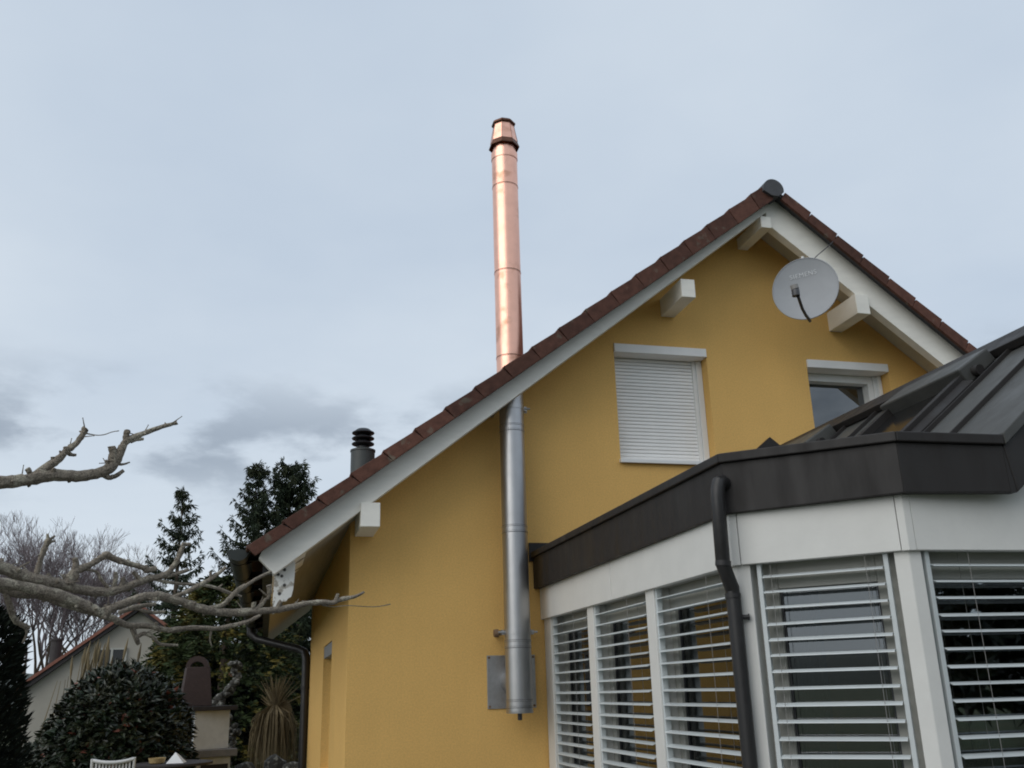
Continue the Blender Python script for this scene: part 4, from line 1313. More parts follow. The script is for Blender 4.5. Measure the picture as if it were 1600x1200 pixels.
# ------------------------------------------------------------------ garden: pollarded tree in front
LIMBS = [[[(-1.159,-4.12,2.39,0.029),(-1.026,-4.051,2.415,0.025),(-0.946,-4.013,2.436,0.023),(-0.875,-3.98,2.463,0.024),(-0.778,-3.935,2.473,0.022),(-0.712,-3.906,2.491,0.022),(-0.668,-3.889,2.518,0.021),(-0.641,-3.881,2.564,0.019),(-0.626,-3.879,2.612,0.015),(-0.609,-3.875,2.644,0.014),(-0.572,-3.862,2.668,0.012),(-0.514,-3.84,2.704,0.01),(-0.441,-3.813,2.74,0.008),(-0.426,-3.808,2.745,0.008)],[(-0.923,-4.002,2.451,0.015),(-0.878,-3.985,2.5,0.016),(-0.844,-3.972,2.533,0.015),(-0.823,-3.966,2.57,0.012),(-0.805,-3.958,2.586,0.012),(-0.785,-3.952,2.612,0.011),(-0.768,-3.947,2.652,0.011),(-0.764,-3.947,2.668,0.013)],[(-0.927,-4.005,2.453,0.011),(-0.937,-4.011,2.469,0.01),(-0.946,-4.017,2.481,0.01)],[(-0.862,-3.979,2.513,0.009),(-0.866,-3.983,2.538,0.008)],[(-0.828,-3.968,2.572,0.012),(-0.807,-3.957,2.557,0.008),(-0.787,-3.947,2.557,0.005)],[(-0.822,-3.965,2.573,0.008),(-0.827,-3.968,2.582,0.008)],[(-0.656,-3.886,2.546,0.019),(-0.657,-3.891,2.586,0.016),(-0.666,-3.897,2.611,0.014)],[(-0.615,-3.877,2.632,0.012),(-0.615,-3.88,2.664,0.012),(-0.612,-3.88,2.684,0.012)],[(-0.599,-3.87,2.64,0.008),(-0.576,-3.862,2.651,0.007),(-0.55,-3.851,2.658,0.006)],[(-0.651,-3.884,2.547,0.008),(-0.623,-3.871,2.54,0.005),(-0.593,-3.859,2.554,0.003)],[(-0.694,-3.898,2.496,0.012),(-0.665,-3.884,2.481,0.011),(-0.638,-3.873,2.493,0.009),(-0.614,-3.865,2.517,0.007)],[(-0.761,-3.944,2.65,0.003),(-0.724,-3.927,2.648,0.002),(-0.695,-3.914,2.655,0.002),(-0.668,-3.904,2.67,0.002),(-0.643,-3.893,2.679,0.002)],[(-0.674,-3.894,2.538,0.007),(-0.682,-3.898,2.551,0.005)]],[[(-1.214,-3.792,2.15,0.033),(-1.071,-3.705,2.134,0.026),(-0.983,-3.652,2.104,0.025),(-0.902,-3.605,2.086,0.024),(-0.847,-3.575,2.079,0.023),(-0.776,-3.536,2.061,0.019),(-0.684,-3.49,2.057,0.018),(-0.607,-3.454,2.086,0.016),(-0.534,-3.422,2.12,0.014),(-0.462,-3.391,2.144,0.014),(-0.433,-3.381,2.18,0.012),(-0.416,-3.376,2.212,0.012),(-0.403,-3.374,2.257,0.011),(-0.392,-3.372,2.29,0.011)],[(-0.397,-3.374,2.283,0.01),(-0.367,-3.361,2.288,0.007)],[(-0.947,-3.633,2.117,0.012),(-0.936,-3.633,2.189,0.011),(-0.924,-3.63,2.238,0.012),(-0.917,-3.628,2.257,0.014)],[(-0.917,-3.628,2.257,0.008),(-0.924,-3.634,2.286,0.005)],[(-0.917,-3.628,2.257,0.007),(-0.896,-3.619,2.28,0.004)],[(-0.914,-3.626,2.252,0.007),(-0.894,-3.616,2.259,0.004)],[(-0.833,-3.568,2.079,0.025),(-0.82,-3.564,2.112,0.023),(-0.806,-3.559,2.142,0.018),(-0.756,-3.536,2.17,0.013),(-0.716,-3.518,2.206,0.013),(-0.697,-3.51,2.216,0.015),(-0.676,-3.499,2.203,0.013),(-0.615,-3.467,2.185,0.012),(-0.553,-3.436,2.17,0.012),(-0.537,-3.427,2.159,0.013),(-0.498,-3.41,2.17,0.01)],[(-0.812,-3.562,2.137,0.015),(-0.812,-3.565,2.166,0.012),(-0.817,-3.569,2.193,0.011)],[(-0.539,-3.428,2.154,0.012),(-0.548,-3.434,2.178,0.01)],[(-0.797,-3.555,2.148,0.006),(-0.735,-3.522,2.142,0.006),(-0.713,-3.509,2.11,0.007),(-0.691,-3.496,2.084,0.008),(-0.665,-3.48,2.056,0.01)],[(-0.66,-3.478,2.061,0.011),(-0.659,-3.481,2.105,0.009),(-0.659,-3.485,2.144,0.008)],[(-0.634,-3.467,2.076,0.013),(-0.629,-3.467,2.107,0.011),(-0.633,-3.47,2.123,0.01)],[(-0.559,-3.433,2.111,0.011),(-0.576,-3.443,2.132,0.01),(-0.592,-3.453,2.15,0.009)],[(-0.462,-3.39,2.135,0.009),(-0.41,-3.368,2.153,0.009),(-0.365,-3.349,2.172,0.007)],[(-0.508,-3.41,2.122,0.006),(-0.428,-3.372,2.109,0.007),(-0.347,-3.335,2.107,0.007),(-0.264,-3.298,2.102,0.007),(-0.192,-3.265,2.079,0.008),(-0.127,-3.236,2.061,0.005)],[(-0.238,-3.287,2.094,0.004),(-0.214,-3.278,2.113,0.004)],[(-0.984,-3.653,2.115,0.005),(-1.008,-3.668,2.136,0.004),(-0.975,-3.652,2.165,0.003)],[(-0.839,-3.573,2.1,0.008),(-0.857,-3.584,2.118,0.005)]],[[(-1.169,-3.919,2.071,0.025),(-1.028,-3.846,2.057,0.021),(-0.944,-3.804,2.046,0.02),(-0.867,-3.766,2.027,0.022),(-0.787,-3.727,2.003,0.022),(-0.716,-3.692,1.972,0.02),(-0.661,-3.666,1.948,0.018),(-0.641,-3.66,1.969,0.017),(-0.577,-3.636,2.0,0.016),(-0.52,-3.614,2.023,0.018),(-0.456,-3.589,2.028,0.019),(-0.378,-3.556,2.012,0.017),(-0.299,-3.522,1.984,0.018),(-0.218,-3.49,1.969,0.017),(-0.136,-3.46,1.968,0.016),(-0.053,-3.431,1.976,0.015),(0.031,-3.401,1.983,0.014),(0.103,-3.378,1.997,0.013),(0.176,-3.355,2.016,0.012),(0.251,-3.331,2.023,0.012),(0.291,-3.317,2.021,0.011),(0.343,-3.302,2.041,0.01),(0.405,-3.284,2.054,0.008),(0.449,-3.272,2.076,0.005)],[(-0.259,-3.507,1.985,0.008),(-0.204,-3.488,1.997,0.01),(-0.173,-3.479,2.026,0.01),(-0.142,-3.472,2.061,0.011),(-0.107,-3.462,2.087,0.011)],[(-0.115,-3.464,2.079,0.008),(-0.061,-3.448,2.118,0.007),(0.005,-3.428,2.155,0.007)],[(-0.073,-3.437,1.973,0.011),(-0.066,-3.437,1.995,0.01),(-0.064,-3.439,2.015,0.01)],[(-0.057,-3.432,1.981,0.01),(-0.027,-3.425,2.01,0.009),(-0.011,-3.422,2.034,0.007)],[(0.043,-3.397,1.984,0.012),(0.048,-3.398,2.007,0.01),(0.056,-3.397,2.021,0.012)],[(0.121,-3.373,2.003,0.006),(0.123,-3.374,2.023,0.004)],[(0.309,-3.312,2.028,0.01),(0.32,-3.312,2.064,0.008)],[(0.246,-3.331,2.011,0.004),(0.298,-3.313,2.004,0.002),(0.375,-3.289,2.011,0.002),(0.502,-3.248,2.008,0.002),(0.583,-3.225,2.022,0.003)],[(-0.005,-3.419,2.031,0.007),(0.002,-3.42,2.063,0.01),(-0.003,-3.425,2.094,0.013)],[(-0.012,-3.423,2.048,0.004),(-0.045,-3.438,2.075,0.003)],[(-0.425,-3.575,2.018,0.008),(-0.355,-3.551,2.05,0.009),(-0.279,-3.526,2.095,0.009),(-0.228,-3.511,2.133,0.008),(-0.195,-3.502,2.165,0.007)],[(-0.256,-3.519,2.107,0.007),(-0.258,-3.523,2.143,0.006)]],[[(-1.175,-3.635,2.07,0.02),(-1.043,-3.571,2.05,0.02),(-0.952,-3.53,2.046,0.02),(-0.856,-3.485,2.012,0.018),(-0.732,-3.43,1.975,0.015),(-0.694,-3.413,1.963,0.015),(-0.655,-3.396,1.947,0.014),(-0.602,-3.373,1.923,0.013),(-0.525,-3.343,1.922,0.012),(-0.431,-3.305,1.904,0.012),(-0.337,-3.272,1.916,0.011),(-0.226,-3.231,1.915,0.01),(-0.169,-3.213,1.927,0.01),(-0.098,-3.19,1.945,0.009),(-0.055,-3.177,1.967,0.008),(-0.035,-3.172,1.979,0.006)],[(-0.587,-3.367,1.921,0.011),(-0.571,-3.356,1.88,0.011),(-0.553,-3.346,1.841,0.008)],[(-0.568,-3.354,1.869,0.007),(-0.538,-3.345,1.888,0.009),(-0.506,-3.331,1.88,0.009),(-0.484,-3.321,1.858,0.007),(-0.461,-3.311,1.842,0.007),(-0.392,-3.284,1.839,0.005)],[(-0.642,-3.394,1.975,0.01),(-0.573,-3.369,2.004,0.01),(-0.495,-3.341,2.018,0.007)],[(-0.577,-3.37,1.996,0.007),(-0.514,-3.344,1.981,0.008),(-0.456,-3.322,1.985,0.006)],[(-0.253,-3.241,1.908,0.006),(-0.256,-3.237,1.862,0.004),(-0.246,-3.23,1.834,0.003)],[(-1.07,-3.584,2.057,0.012),(-1.049,-3.569,1.998,0.012),(-1.034,-3.558,1.954,0.012),(-1.013,-3.546,1.926,0.011),(-0.969,-3.525,1.906,0.009)],[(-0.99,-3.535,1.914,0.007),(-0.978,-3.527,1.883,0.005),(-0.99,-3.528,1.844,0.004)],[(-0.495,-3.329,1.903,0.007),(-0.487,-3.33,1.939,0.007)]]]



def smooth_line(pts, per=5, rng=None, wob=0.0):
    """Catmull-Rom through (x, y, z, r) points"""
    P = [Vector(p) for p in pts]
    if len(P) == 2:
        P = [P[0], P[0].lerp(P[1], .5), P[1]]
    o_p, o_r = [], []
    for i in range(len(P) - 1):
        a, b_, c, d_ = P[max(i - 1, 0)], P[i], P[i + 1], P[min(i + 2, len(P) - 1)]
        n = per
        for k in range(n):
            t = k / n
            q_ = 0.5 * ((2 * b_) + (c - a) * t + (2 * a - 5 * b_ + 4 * c - d_) * t * t + (3 * b_ - a - 3 * c + d_) * t ** 3)
            o_p.append(q_)
    o_p.append(P[-1])
    pts3 = [Vector(q_[:3]) for q_ in o_p]
    rad = [max(.0012, q_[3] * 1.06) for q_ in o_p]
    if rng and wob:
        rad = [r * (1 + rng.uniform(-wob, wob)) for r in rad]
        pts3 = [p + Vector((rng.uniform(-1, 1), rng.uniform(-1, 1), rng.uniform(-1, 1))) * r * wob * .8 for p, r in zip(pts3, rad)]
    return pts3, rad


TR = Vector((-2.15, -4.35, 0))
poll = thing('pollarded_tree', 'bare pollarded tree with knobbly grey limbs reaching in front of the house', 'tree', TR)
tp, trd = smooth_line([(TR.x, TR.y, -.05, .19), (TR.x + .03, TR.y, .5, .145), (TR.x - .02, TR.y + .02, 1.2, .13), (TR.x + .03, TR.y, 1.75, .16), (TR.x + .02, TR.y, 2.05, .11), (TR.x, TR.y, 2.13, .04)], 4, rnd, .05)
MB().tube(tp, trd, 16, jit=.05, rng=rnd).obj('trunk', 'bark', poll)
starts = [(TR.x + .02, TR.y, 1.98, .06), (TR.x + .02, TR.y + .02, 1.86, .06), (TR.x + .03, TR.y + .05, 1.80, .055), (TR.x + .02, TR.y + .08, 1.72, .05)]
for lim, st in zip(LIMBS, starts):
    q = MB()
    for i, l in enumerate(lim):
        l = list(l)
        if i == 0 or l[0][0] < -1.14:
            l = [st, tuple(.5 * (a + c) for a, c in zip(st, l[0]))] + l
        p_, r_ = smooth_line(l, 5 if i == 0 else 4, rnd, .085 if l[0][3] > .004 else .03)
        q.tube(p_, r_, 12 if l[0][3] > .006 else 6, jit=.07, rng=rnd)
        if l[0][3] > .006 and len(l) > 5:      # thin spurs with a bud at the tip
            for k in range(max(2, len(p_) // 9)):
                j = rnd.randrange(4, len(p_) - 1)
                dv = Vector((rnd.uniform(-1, 1), rnd.uniform(-.6, .6), rnd.uniform(-.2, 1))).normalized()
                Lt = rnd.uniform(.02, .055)
                e_ = p_[j] + dv * (r_[j] + Lt)
                q.tube([p_[j], p_[j] + dv * (r_[j] + Lt * .5), e_, e_ + dv * .005], [.003, .0022, .0016, .0026], 5)
        if l[0][3] > .006 and len(l) > 3:      # bark knots and bud scars
            for k in range(len(p_) // 5):
                j = rnd.randrange(2, len(p_) - 1)
                dv = Vector((rnd.uniform(-1, 1), rnd.uniform(-1, 1), rnd.uniform(-1, 1))).normalized()
                q.tube([p_[j] + dv * r_[j] * .5, p_[j] + dv * (r_[j] * 1.15 + .002), p_[j] + dv * (r_[j] * 1.35 + .003)], [r_[j] * .5, r_[j] * .33, r_[j] * .1], 7)
    q.obj('limb', 'bark', poll, fix=False)
# two more limbs on the side away from the house
for e in ((-3.3, -4.9, 2.5), (-2.6, -5.4, 2.6), (-2.9, -3.5, 2.55)):
    p_, r_ = smooth_line([(TR.x, TR.y, 1.85, .06), (.5 * (TR.x + e[0]), .5 * (TR.y + e[1]), 2.15, .045), (*e, .03), (e[0] * 1.05, e[1], e[2] + .25, .02)], 5, rnd, .08)
    MB().tube(p_, r_, 10, jit=.06, rng=rnd).obj('limb', 'bark', poll, fix=False)


# ------------------------------------------------------------------ conifers
def spray(q, p, d_, L, w_, rng):
    """flat little needle twig: two crossed slim triangles"""
    d_ = d_.normalized()
    s_ = d_.cross(Vector((rng.uniform(-1, 1), rng.uniform(-1, 1), rng.uniform(-.3, 1)))).normalized()
    e = p + d_ * L
    m_ = p + d_ * (L * .45)
    o = len(q.v)
    q.v += [tuple(p), tuple(m_ + s_ * w_), tuple(e), tuple(m_ - s_ * w_)]
    q.f.append([o, o + 1, o + 2, o + 3])
    q.sm.append(False)


def spruce(x, y, h, r, label, seed, zmin=.08, dens=1.0, power=.85, whorls=26, group='spruce trees behind the house', matn='spruce', gap=0.0):
    g_ = random.Random(seed)
    t = thing('spruce_tree', label, 'tree', (x, y, 0), group)
    MB().tube([(x, y, -.1), (x, y, h * .5), (x, y, h * .97)], [h * .014 + .03, h * .009 + .015, .012], 8).obj('trunk', 'sprucebark', t)
    q = MB()
    for wv in range(whorls):
        f = wv / (whorls - 1)
        z = h * (zmin + (0.975 - zmin) * f)
        Lb = r * (1 - f * .96) ** power * g_.uniform(.72, 1.12) + .12
        nb = g_.randint(5, 7)
        a0 = g_.uniform(0, 6.28)
        for k in range(nb):
            if g_.random() < gap:
                continue
            a = a0 + 2 * pi * k / nb + g_.uniform(-.3, .3)
            L_ = Lb * g_.uniform(.6, 1.12)
            out = Vector((cos(a), sin(a), 0))
            lift = .55 * f - .05
            pts = []
            zz = z + g_.uniform(-.15, .15) * h / 14
            for i in range(9):
                s_ = i / 8
                pts.append(Vector((x, y, zz)) + out * (L_ * s_) + Vector((0, 0, L_ * (lift * s_ - .55 * (1 - f) * s_ * (1 - s_) * 1.6 + .20 * s_ ** 3))))
            q.tube(pts[::2], [.035 * (1 - i / 5) * h / 14 + .006 for i in range(5)], 4, caps=False, smooth=False)
            ns_ = int((8 + 26 * L_ / 2.2) * dens)
            for j in range(ns_):
                s_ = (j + g_.random()) / ns_
                i = min(7, int(s_ * 8))
                p = pts[i].lerp(pts[i + 1], s_ * 8 - i)
                side = out.cross(Vector((0, 0, 1))) * g_.choice((-1, 1))
                tw = (out * g_.uniform(.2, .9) + side * g_.uniform(.3, 1.0) + Vector((0, 0, g_.uniform(-.55, .35)))).normalized()
                tl = g_.uniform(.16, .42) * (h / 14) ** .5 * (1.15 - .5 * s_)
                spray(q, p, tw, tl, .042 * (h / 14) ** .5, g_)
                for m_ in range(4):
                    pp = p + tw * tl * g_.uniform(.1, .95)
                    dd = (tw * .5 + Vector((g_.uniform(-.5, .5), g_.uniform(-.5, .5), g_.uniform(-1.25, -.1)))).normalized()
                    spray(q, pp, dd, g_.uniform(.14, .36) * (h / 14) ** .5, .032 * (h / 14) ** .5, g_)
            for j in range(4):
                spray(q, pts[-1] - out * .1, out * .6 + Vector((g_.uniform(-.5, .5), g_.uniform(-.5, .5), g_.uniform(.1, .9))), .30 * (h / 14) ** .5, .03, g_)
    for j in range(26):
        a = g_.uniform(0, 6.28)
        spray(q, Vector((x, y, h * g_.uniform(.93, .99))), Vector((cos(a) * .6, sin(a) * .6, g_.uniform(.2, 1.2))), .32, .035, g_)
    q.obj('crown', matn, t, fix=False)
    return t


spruce(-4.02, 37, 10.75, 3.4, 'slim spruce with gaps between its boughs standing apart from the others', 11, zmin=.12, dens=.95, whorls=16, power=.9, gap=.12)
spruce(-0.92, 42, 13.25, 4.1, 'tall dense spruce with sweeping lower boughs rising behind the eave gutter', 23, zmin=.10, dens=1.15, whorls=28, power=.95, gap=.06)
spruce(0.85, 42.8, 13.45, 3.2, 'tall dense spruce with a broad blunt top beside the roof verge', 37, zmin=.10, dens=1.5, whorls=32, power=.55, gap=.04)
spruce(0.95, 23.5, 6.1, 2.0, 'dark spruce glimpsed between the eave and the house wall', 41, zmin=.06, dens=1.5, whorls=26, power=.7)
spruce(-0.15, 27.0, 5.6, 2.2, 'dark low spruce behind the golden conifer', 43, zmin=.06, dens=1.4, whorls=24, power=.7)


def golden(x, y, h, r, label, seed):
    g_ = random.Random(seed)
    t = thing('golden_conifer', label, 'shrub', (x, y, 0))
    MB().tube([(x, y, -.1), (x, y, h * .5), (x + .05, y, h * .9)], [.12, .08, .02], 8).obj('trunk', 'sprucebark', t)
    q = MB()
    for k in range(1500):
        f = g_.random() ** .8
        z = h * (.02 + .95 * f)
        rr = r * (1 - f) ** .55 * g_.uniform(.45, 1.05) * (1 + .16 * sin(5 * z) * cos(3 * f * 6))
        a = g_.uniform(0, 6.28)
        rr *= 1 + .22 * noise.noise(Vector((cos(a) * 1.5, sin(a) * 1.5, z * 1.3)))
        p = Vector((x + rr * cos(a), y + rr * sin(a), z))
        out = Vector((cos(a), sin(a), g_.uniform(-.25, .55))).normalized()
        side = out.cross(Vector((0, 0, 1))).normalized()
        L_ = g_.uniform(.22, .5)
        for j in range(9):
            s_ = j / 8
            c_ = p + out * (L_ * s_) + Vector((0, 0, -.35 * L_ * s_ * s_))
            for sd in (-1, 1):
                dd = out * .8 + side * sd * g_.uniform(.4, .9) + Vector((0, 0, g_.uniform(-.35, .2)))
                spray(q, c_, dd, L_ * .42 * (1.1 - s_ * .6), .022, g_)
    q.obj('crown', 'gold', t, fix=False)


golden(-0.85, 13.4, 4.15, 1.95, 'broad golden green conifer beyond the gutter end', 5)
golden(-1.75, 15.5, 3.35, 1.35, 'smaller golden green conifer against the white house', 8)


# ------------------------------------------------------------------ bare deciduous trees far off
def bare_tree(x, y, h, label, seed, spread=.42):
    g_ = random.Random(seed)
    t = thing('bare_tree', label, 'tree', (x, y, 0), 'bare trees beyond the white house')
    tr, tw = MB(), MB()

    def grow(p, d_, L, r, lev):
        pts = [p]
        dd = d_.copy()
        ns = 3 if lev < 4 else (2 if lev < 5 else 1)
        for i in range(ns):
            dd = (dd + Vector((g_.uniform(-.18, .18), g_.uniform(-.18, .18), g_.uniform(-.05, .14)))).normalized()
            pts.append(pts[-1] + dd * (L / ns))
        r = max(r, .0075)
        (tr if lev < 2 else tw).tube(pts, [max(.005, r * (1 - .32 * k / ns)) for k in range(ns + 1)], 6 if lev < 2 else (4 if lev < 4 else 3), caps=False, smooth=lev < 3)
        if lev >= 7:
            return
        n = 3 if lev == 0 else g_.choice((2, 3, 3)) if lev < 3 else g_.choice((2, 3, 3))
        for k in range(n + (1 if lev in (1, 3, 5) else 0)):
            a = g_.uniform(0, 6.28)
            sd = Vector((cos(a), sin(a), g_.uniform(-.1, .3)))
            nd = (dd + sd * spread * g_.uniform(.7, 1.5) + Vector((0, 0, .12))).normalized()
            st = pts[-1] if k < 2 else pts[g_.randint(0 if ns == 1 else 1, ns)]
            grow(st, nd, L * g_.uniform(.62, .84), r * .60, lev + 1)
    grow(Vector((x, y, -.1)), Vector((g_.uniform(-.06, .06), 0, 1)).normalized(), h * .27, h * .0115, 0)
    tr.obj('trunk', 'sprucebark', t, fix=False)
    tw.obj('crown', 'twigs', t, fix=False)


bare_tree(-11.0, 47, 11.3, 'bare winter tree with the tallest crown beyond the white house', 3)
bare_tree(-13.3, 45, 10.5, 'bare winter tree at the picture edge beyond the pollarded limbs', 4)
bare_tree(-9.2, 52, 11.4, 'bare winter tree above the apex of the white house roof', 6)
bare_tree(-8.0, 58, 10.2, 'bare winter tree next to the slim spruce', 9)
bare_tree(-10.0, 50, 11.0, 'bare winter tree with leaning limbs in the middle of the far row', 15)
bare_tree(-12.4, 52, 11.7, 'bare winter tree with a rounded crown behind the upright stub', 18)
bare_tree(-13.8, 56, 12.2, 'bare winter tree farthest back behind the limbs', 12)


# ------------------------------------------------------------------ white neighbour house
nh = thing('garden_house', 'cream rendered small house with a red brown roof edge behind the bush', 'house', (-3.6, 26, 0))
ax_, az_ = -3.62, 4.20
ex0, ez = -6.50, 2.06
ex1 = 2 * ax_ - ex0
b = MB()
b.xz([(ex0 + .12, -.1), (ex1 - .12, -.1), (ex1 - .12, ez - .02), (ax_, az_ - .12), (ex0 + .12, ez - .02)], 22.0, 30.0)
b.obj('wall', 'nh_wall', nh)
for s in (0, 1):
    m_ = (lambda x: x) if s == 0 else (lambda x: 2 * ax_ - x)
    MB().xz([(m_(ex0 - .12), ez - .10), (m_(ax_), az_ + .0), (m_(ax_), az_ + .10), (m_(ex0 - .12), ez - .0)], 21.72, 30.3).obj('roof', 'nh_roof', nh)
    MB().xz([(m_(ex0 - .04), ez - .19), (m_(ax_), az_ - .10), (m_(ax_), az_ - .005), (m_(ex0 - .10), ez - .105)], 21.78, 21.99).obj('verge_board', 'dark_slab', nh)
wf = MB().box(-4.66, -3.86, 21.93, 21.995, 2.33, 2.38).box(-4.66, -3.86, 21.93, 21.995, 3.02, 3.07).box(-4.66, -4.60, 21.93, 21.995, 2.38, 3.02) \
    .box(-3.92, -3.86, 21.93, 21.995, 2.38, 3.02).box(-4.29, -4.23, 21.93, 21.995, 2.38, 3.02).obj('window', 'frame_grey', nh)
MB().box(-4.60, -3.92, 21.975, 21.99, 2.38, 3.02).obj('pane', M['sky_glass'], wf)
MB().lathe(-5.98, 23.2, [(.16, 2.2), (.16, 3.38)], 20).obj('flue_pipe', 'dark_slab', nh)
MB().lathe(-5.98, 23.2, [(.19, 3.36), (.19, 3.42)], 20).obj('flue_cap', 'dark_slab', nh)

# reeds in front of the cream wall
rd = thing('reed_clump', 'pale dry reeds standing before the cream wall behind the bush', 'reeds', (-2.85, 10.2, 0))
q = MB()
for k in range(46):
    x, y = -2.95 + rnd.gauss(0, .28), 10.2 + rnd.uniform(-.3, .3)
    hh = rnd.uniform(1.9, 2.62)
    ln_ = rnd.uniform(-.05, .28)
    q.tube([(x, y, 0), (x + ln_ * .3, y, hh * .6), (x + ln_, y + .02, hh)], [.012, .010, .004], 5, caps=False)
    if rnd.random() < .6:
        q.tube([(x + ln_ * .8, y, hh * .86), (x + ln_ * .95, y, hh * .95), (x + ln_ * 1.08, y, hh * 1.03)], [.008, .026, .004], 6, caps=False)
q.obj('stems', 'pampas', rd, fix=False)


# ------------------------------------------------------------------ leafy bush
def leafy(name, label, x, y, rx, ry, h, n, m_, seed, L0=.11, red=0.0, cat='bush', zb=.05):
    g_ = random.Random(seed)
    t = thing(name, label, cat, (x, y, 0))
    st = MB()
    for k in range(14):
        a = g_.uniform(0, 6.28)
        st.tube([(x + .1 * cos(a), y + .1 * sin(a), 0), (x + rx * .4 * cos(a), y + ry * .4 * sin(a), h * .45), (x + rx * .7 * cos(a), y + ry * .7 * sin(a), h * .75)], [.03, .02, .008], 6, caps=False)
    st.obj('stems', 'sprucebark', t, fix=False)
    q, qr = MB(), MB()
    for k in range(n):
        th = math.acos(g_.uniform(-.55, 1.0))
        a = g_.uniform(0, 6.28)
        dr = Vector((sin(th) * cos(a), sin(th) * sin(a), cos(th)))
        lump = 1 + .11 * noise.noise(dr * 2.1 + Vector((seed, 0, 0))) + .11 * noise.noise(dr * 5.5 + Vector((0, seed, 0)))
        f = lump * (1 - .45 * g_.random() ** 2.2)
        p = Vector((x + rx * f * dr.x, y + ry * f * dr.y, h * .47 + h * .53 * f * dr.z))
        if p.z < zb:
            continue
        d_ = (dr * g_.uniform(.25, 1.0) + Vector((g_.uniform(-1, 1), g_.uniform(-1, 1), g_.uniform(-.7, .5))) * .8).normalized()
        s_ = d_.cross(dr + Vector((g_.uniform(-.4, .4), g_.uniform(-.4, .4), .3))).normalized()
        up = s_.cross(d_)
        L_ = L0 * g_.uniform(.7, 1.3)
        w_ = L_ * .19
        tgt = qr if g_.random() < red * (1.6 if p.z > h * .7 else .7) else q
        tip = p + d_ * L_ - up * (L_ * .12)
        tgt.add([p, p + d_ * (L_ * .45) + s_ * w_ + up * w_ * .5, tip, p + d_ * (L_ * .45) - s_ * w_ + up * w_ * .5, p + d_ * (L_ * .48)],
                [(0, 4, 1), (1, 4, 2), (0, 3, 4), (3, 2, 4)])
    q.obj('foliage', m_, t, fix=False)
    if qr.v:
        qr.obj('young_leaves', 'laurel_red', t, fix=False)


leafy('evergreen_bush', 'round dark evergreen bush with reddish leaf tips behind the white garden chair', -1.80, 6.0, .86, .90, 2.04, 16000, 'laurel', 17, L0=.115, red=.022)
leafy('low_shrub', 'low dark shrub at the foot of the cream house wall', -3.15, 7.6, .80, .7, 1.05, 4500, 'laurel', 19, L0=.11)
leafy('garden_hedge', 'dark hedge closing the garden behind the pampas grass', .2, 15.0, 3.4, .8, 1.9, 15000, 'yew', 21, L0=.16, cat='hedge')

# dark column at the picture edge
t = thing('columnar_yew', 'dark columnar yew at the picture edge below the limbs', 'shrub', (-2.36, 1.0, 0))
MB().tube([(-2.36, 1.0, 0), (-2.36, 1.0, 2.2)], [.06, .02], 8).obj('trunk', 'sprucebark', t)
q = MB()
for k in range(13000):
    f = rnd.random()
    a = rnd.uniform(0, 6.28)
    rr = .47 * (1 - .42 * f ** 3) * (1 - .5 * rnd.random() ** 2) * (1 + .2 * noise.noise(Vector((cos(a) * 2, sin(a) * 2, f * 6))))
    if f > .9:
        rr *= (1 - f) * 10
    spray(q, Vector((-2.36 + rr * cos(a), 1.0 + rr * sin(a), .03 + 2.42 * f)), Vector((cos(a), sin(a), rnd.uniform(.2, 1.6))), rnd.uniform(.05, .12), .012, rnd)
q.obj('crown', 'yew', t, fix=False)

# ------------------------------------------------------------------ barbecue fireplace
BX, BY = -0.86, 7.62
bb = thing('garden_barbecue', 'white masonry garden barbecue with brown tapered hood', 'barbecue', (BX, BY, 0))


def rotbox(cx, cy, hx, hy, z0, z1, ang, top=None, dx=0, dy=0):
    pts = []
    for (z, f) in ((z0, 1.0), (z1, top or 1.0)):
        row = []
        for sx, sy in ((-1, -1), (1, -1), (1, 1), (-1, 1)):
            lx, ly = dx + sx * hx * f, dy + sy * hy * f
            row.append((cx + lx * cos(ang) - ly * sin(ang), cy + lx * sin(ang) + ly * cos(ang), z))
        pts.append(row)
    return MB().prism(pts[0], pts[1])


AN = R(24)
rotbox(BX, BY, .34, .30, 0, .80, AN).obj('base', 'render_white', bb, bevel=.008)
rotbox(BX, BY, .20, .012, .10, .70, AN, dx=.10, dy=-.302).obj('niche_shade', 'dark_slab', bb)  # flat dark panel paints the shade of the opening; no recess is cut
rotbox(BX, BY, .40, .40, .802, .905, AN).obj('hearth_slab', 'concrete', bb, bevel=.008)
rotbox(BX, BY, .285, .27, .907, 1.44, R(33)).obj('chamber', 'render_white', bb, bevel=.006)
rotbox(BX, BY, .004, .016, .92, 1.36, R(33), dx=-.287, dy=-.20).obj('dark_strip', 'dark_slab', bb)  # thin dark strip on the chamber's left face near the corner
rotbox(BX, BY, .385, .36, 1.442, 1.505, AN).obj('mantel_slab', 'dark_slab', bb, bevel=.006)
rotbox(BX - .13, BY, .225, .20, 1.507, 2.065, AN * .4, top=.74).obj('hood', 'brick_paint', bb, bevel=.01)
q = MB()
for k in range(15):
    pass
arc_ = [(BX - .13 + .165 * cos(pi * k / 12), 2.06 + .165 * sin(pi * k / 12)) for k in range(13)]
arc2_ = [(BX - .13 + .100 * cos(pi * k / 12), 2.06 + .085 * sin(pi * k / 12)) for k in range(12, -1, -1)]
MB().xz(arc_ + arc2_, BY - .13, BY + .13).obj('hood_arch', 'brick_paint', bb)

# curved column of rough stones beside the barbecue
sc_ = thing('stone_column', 'mottled grey rustic column of rough stones curving up beside the barbecue', 'stone column', (-.46, 8.5, 0))


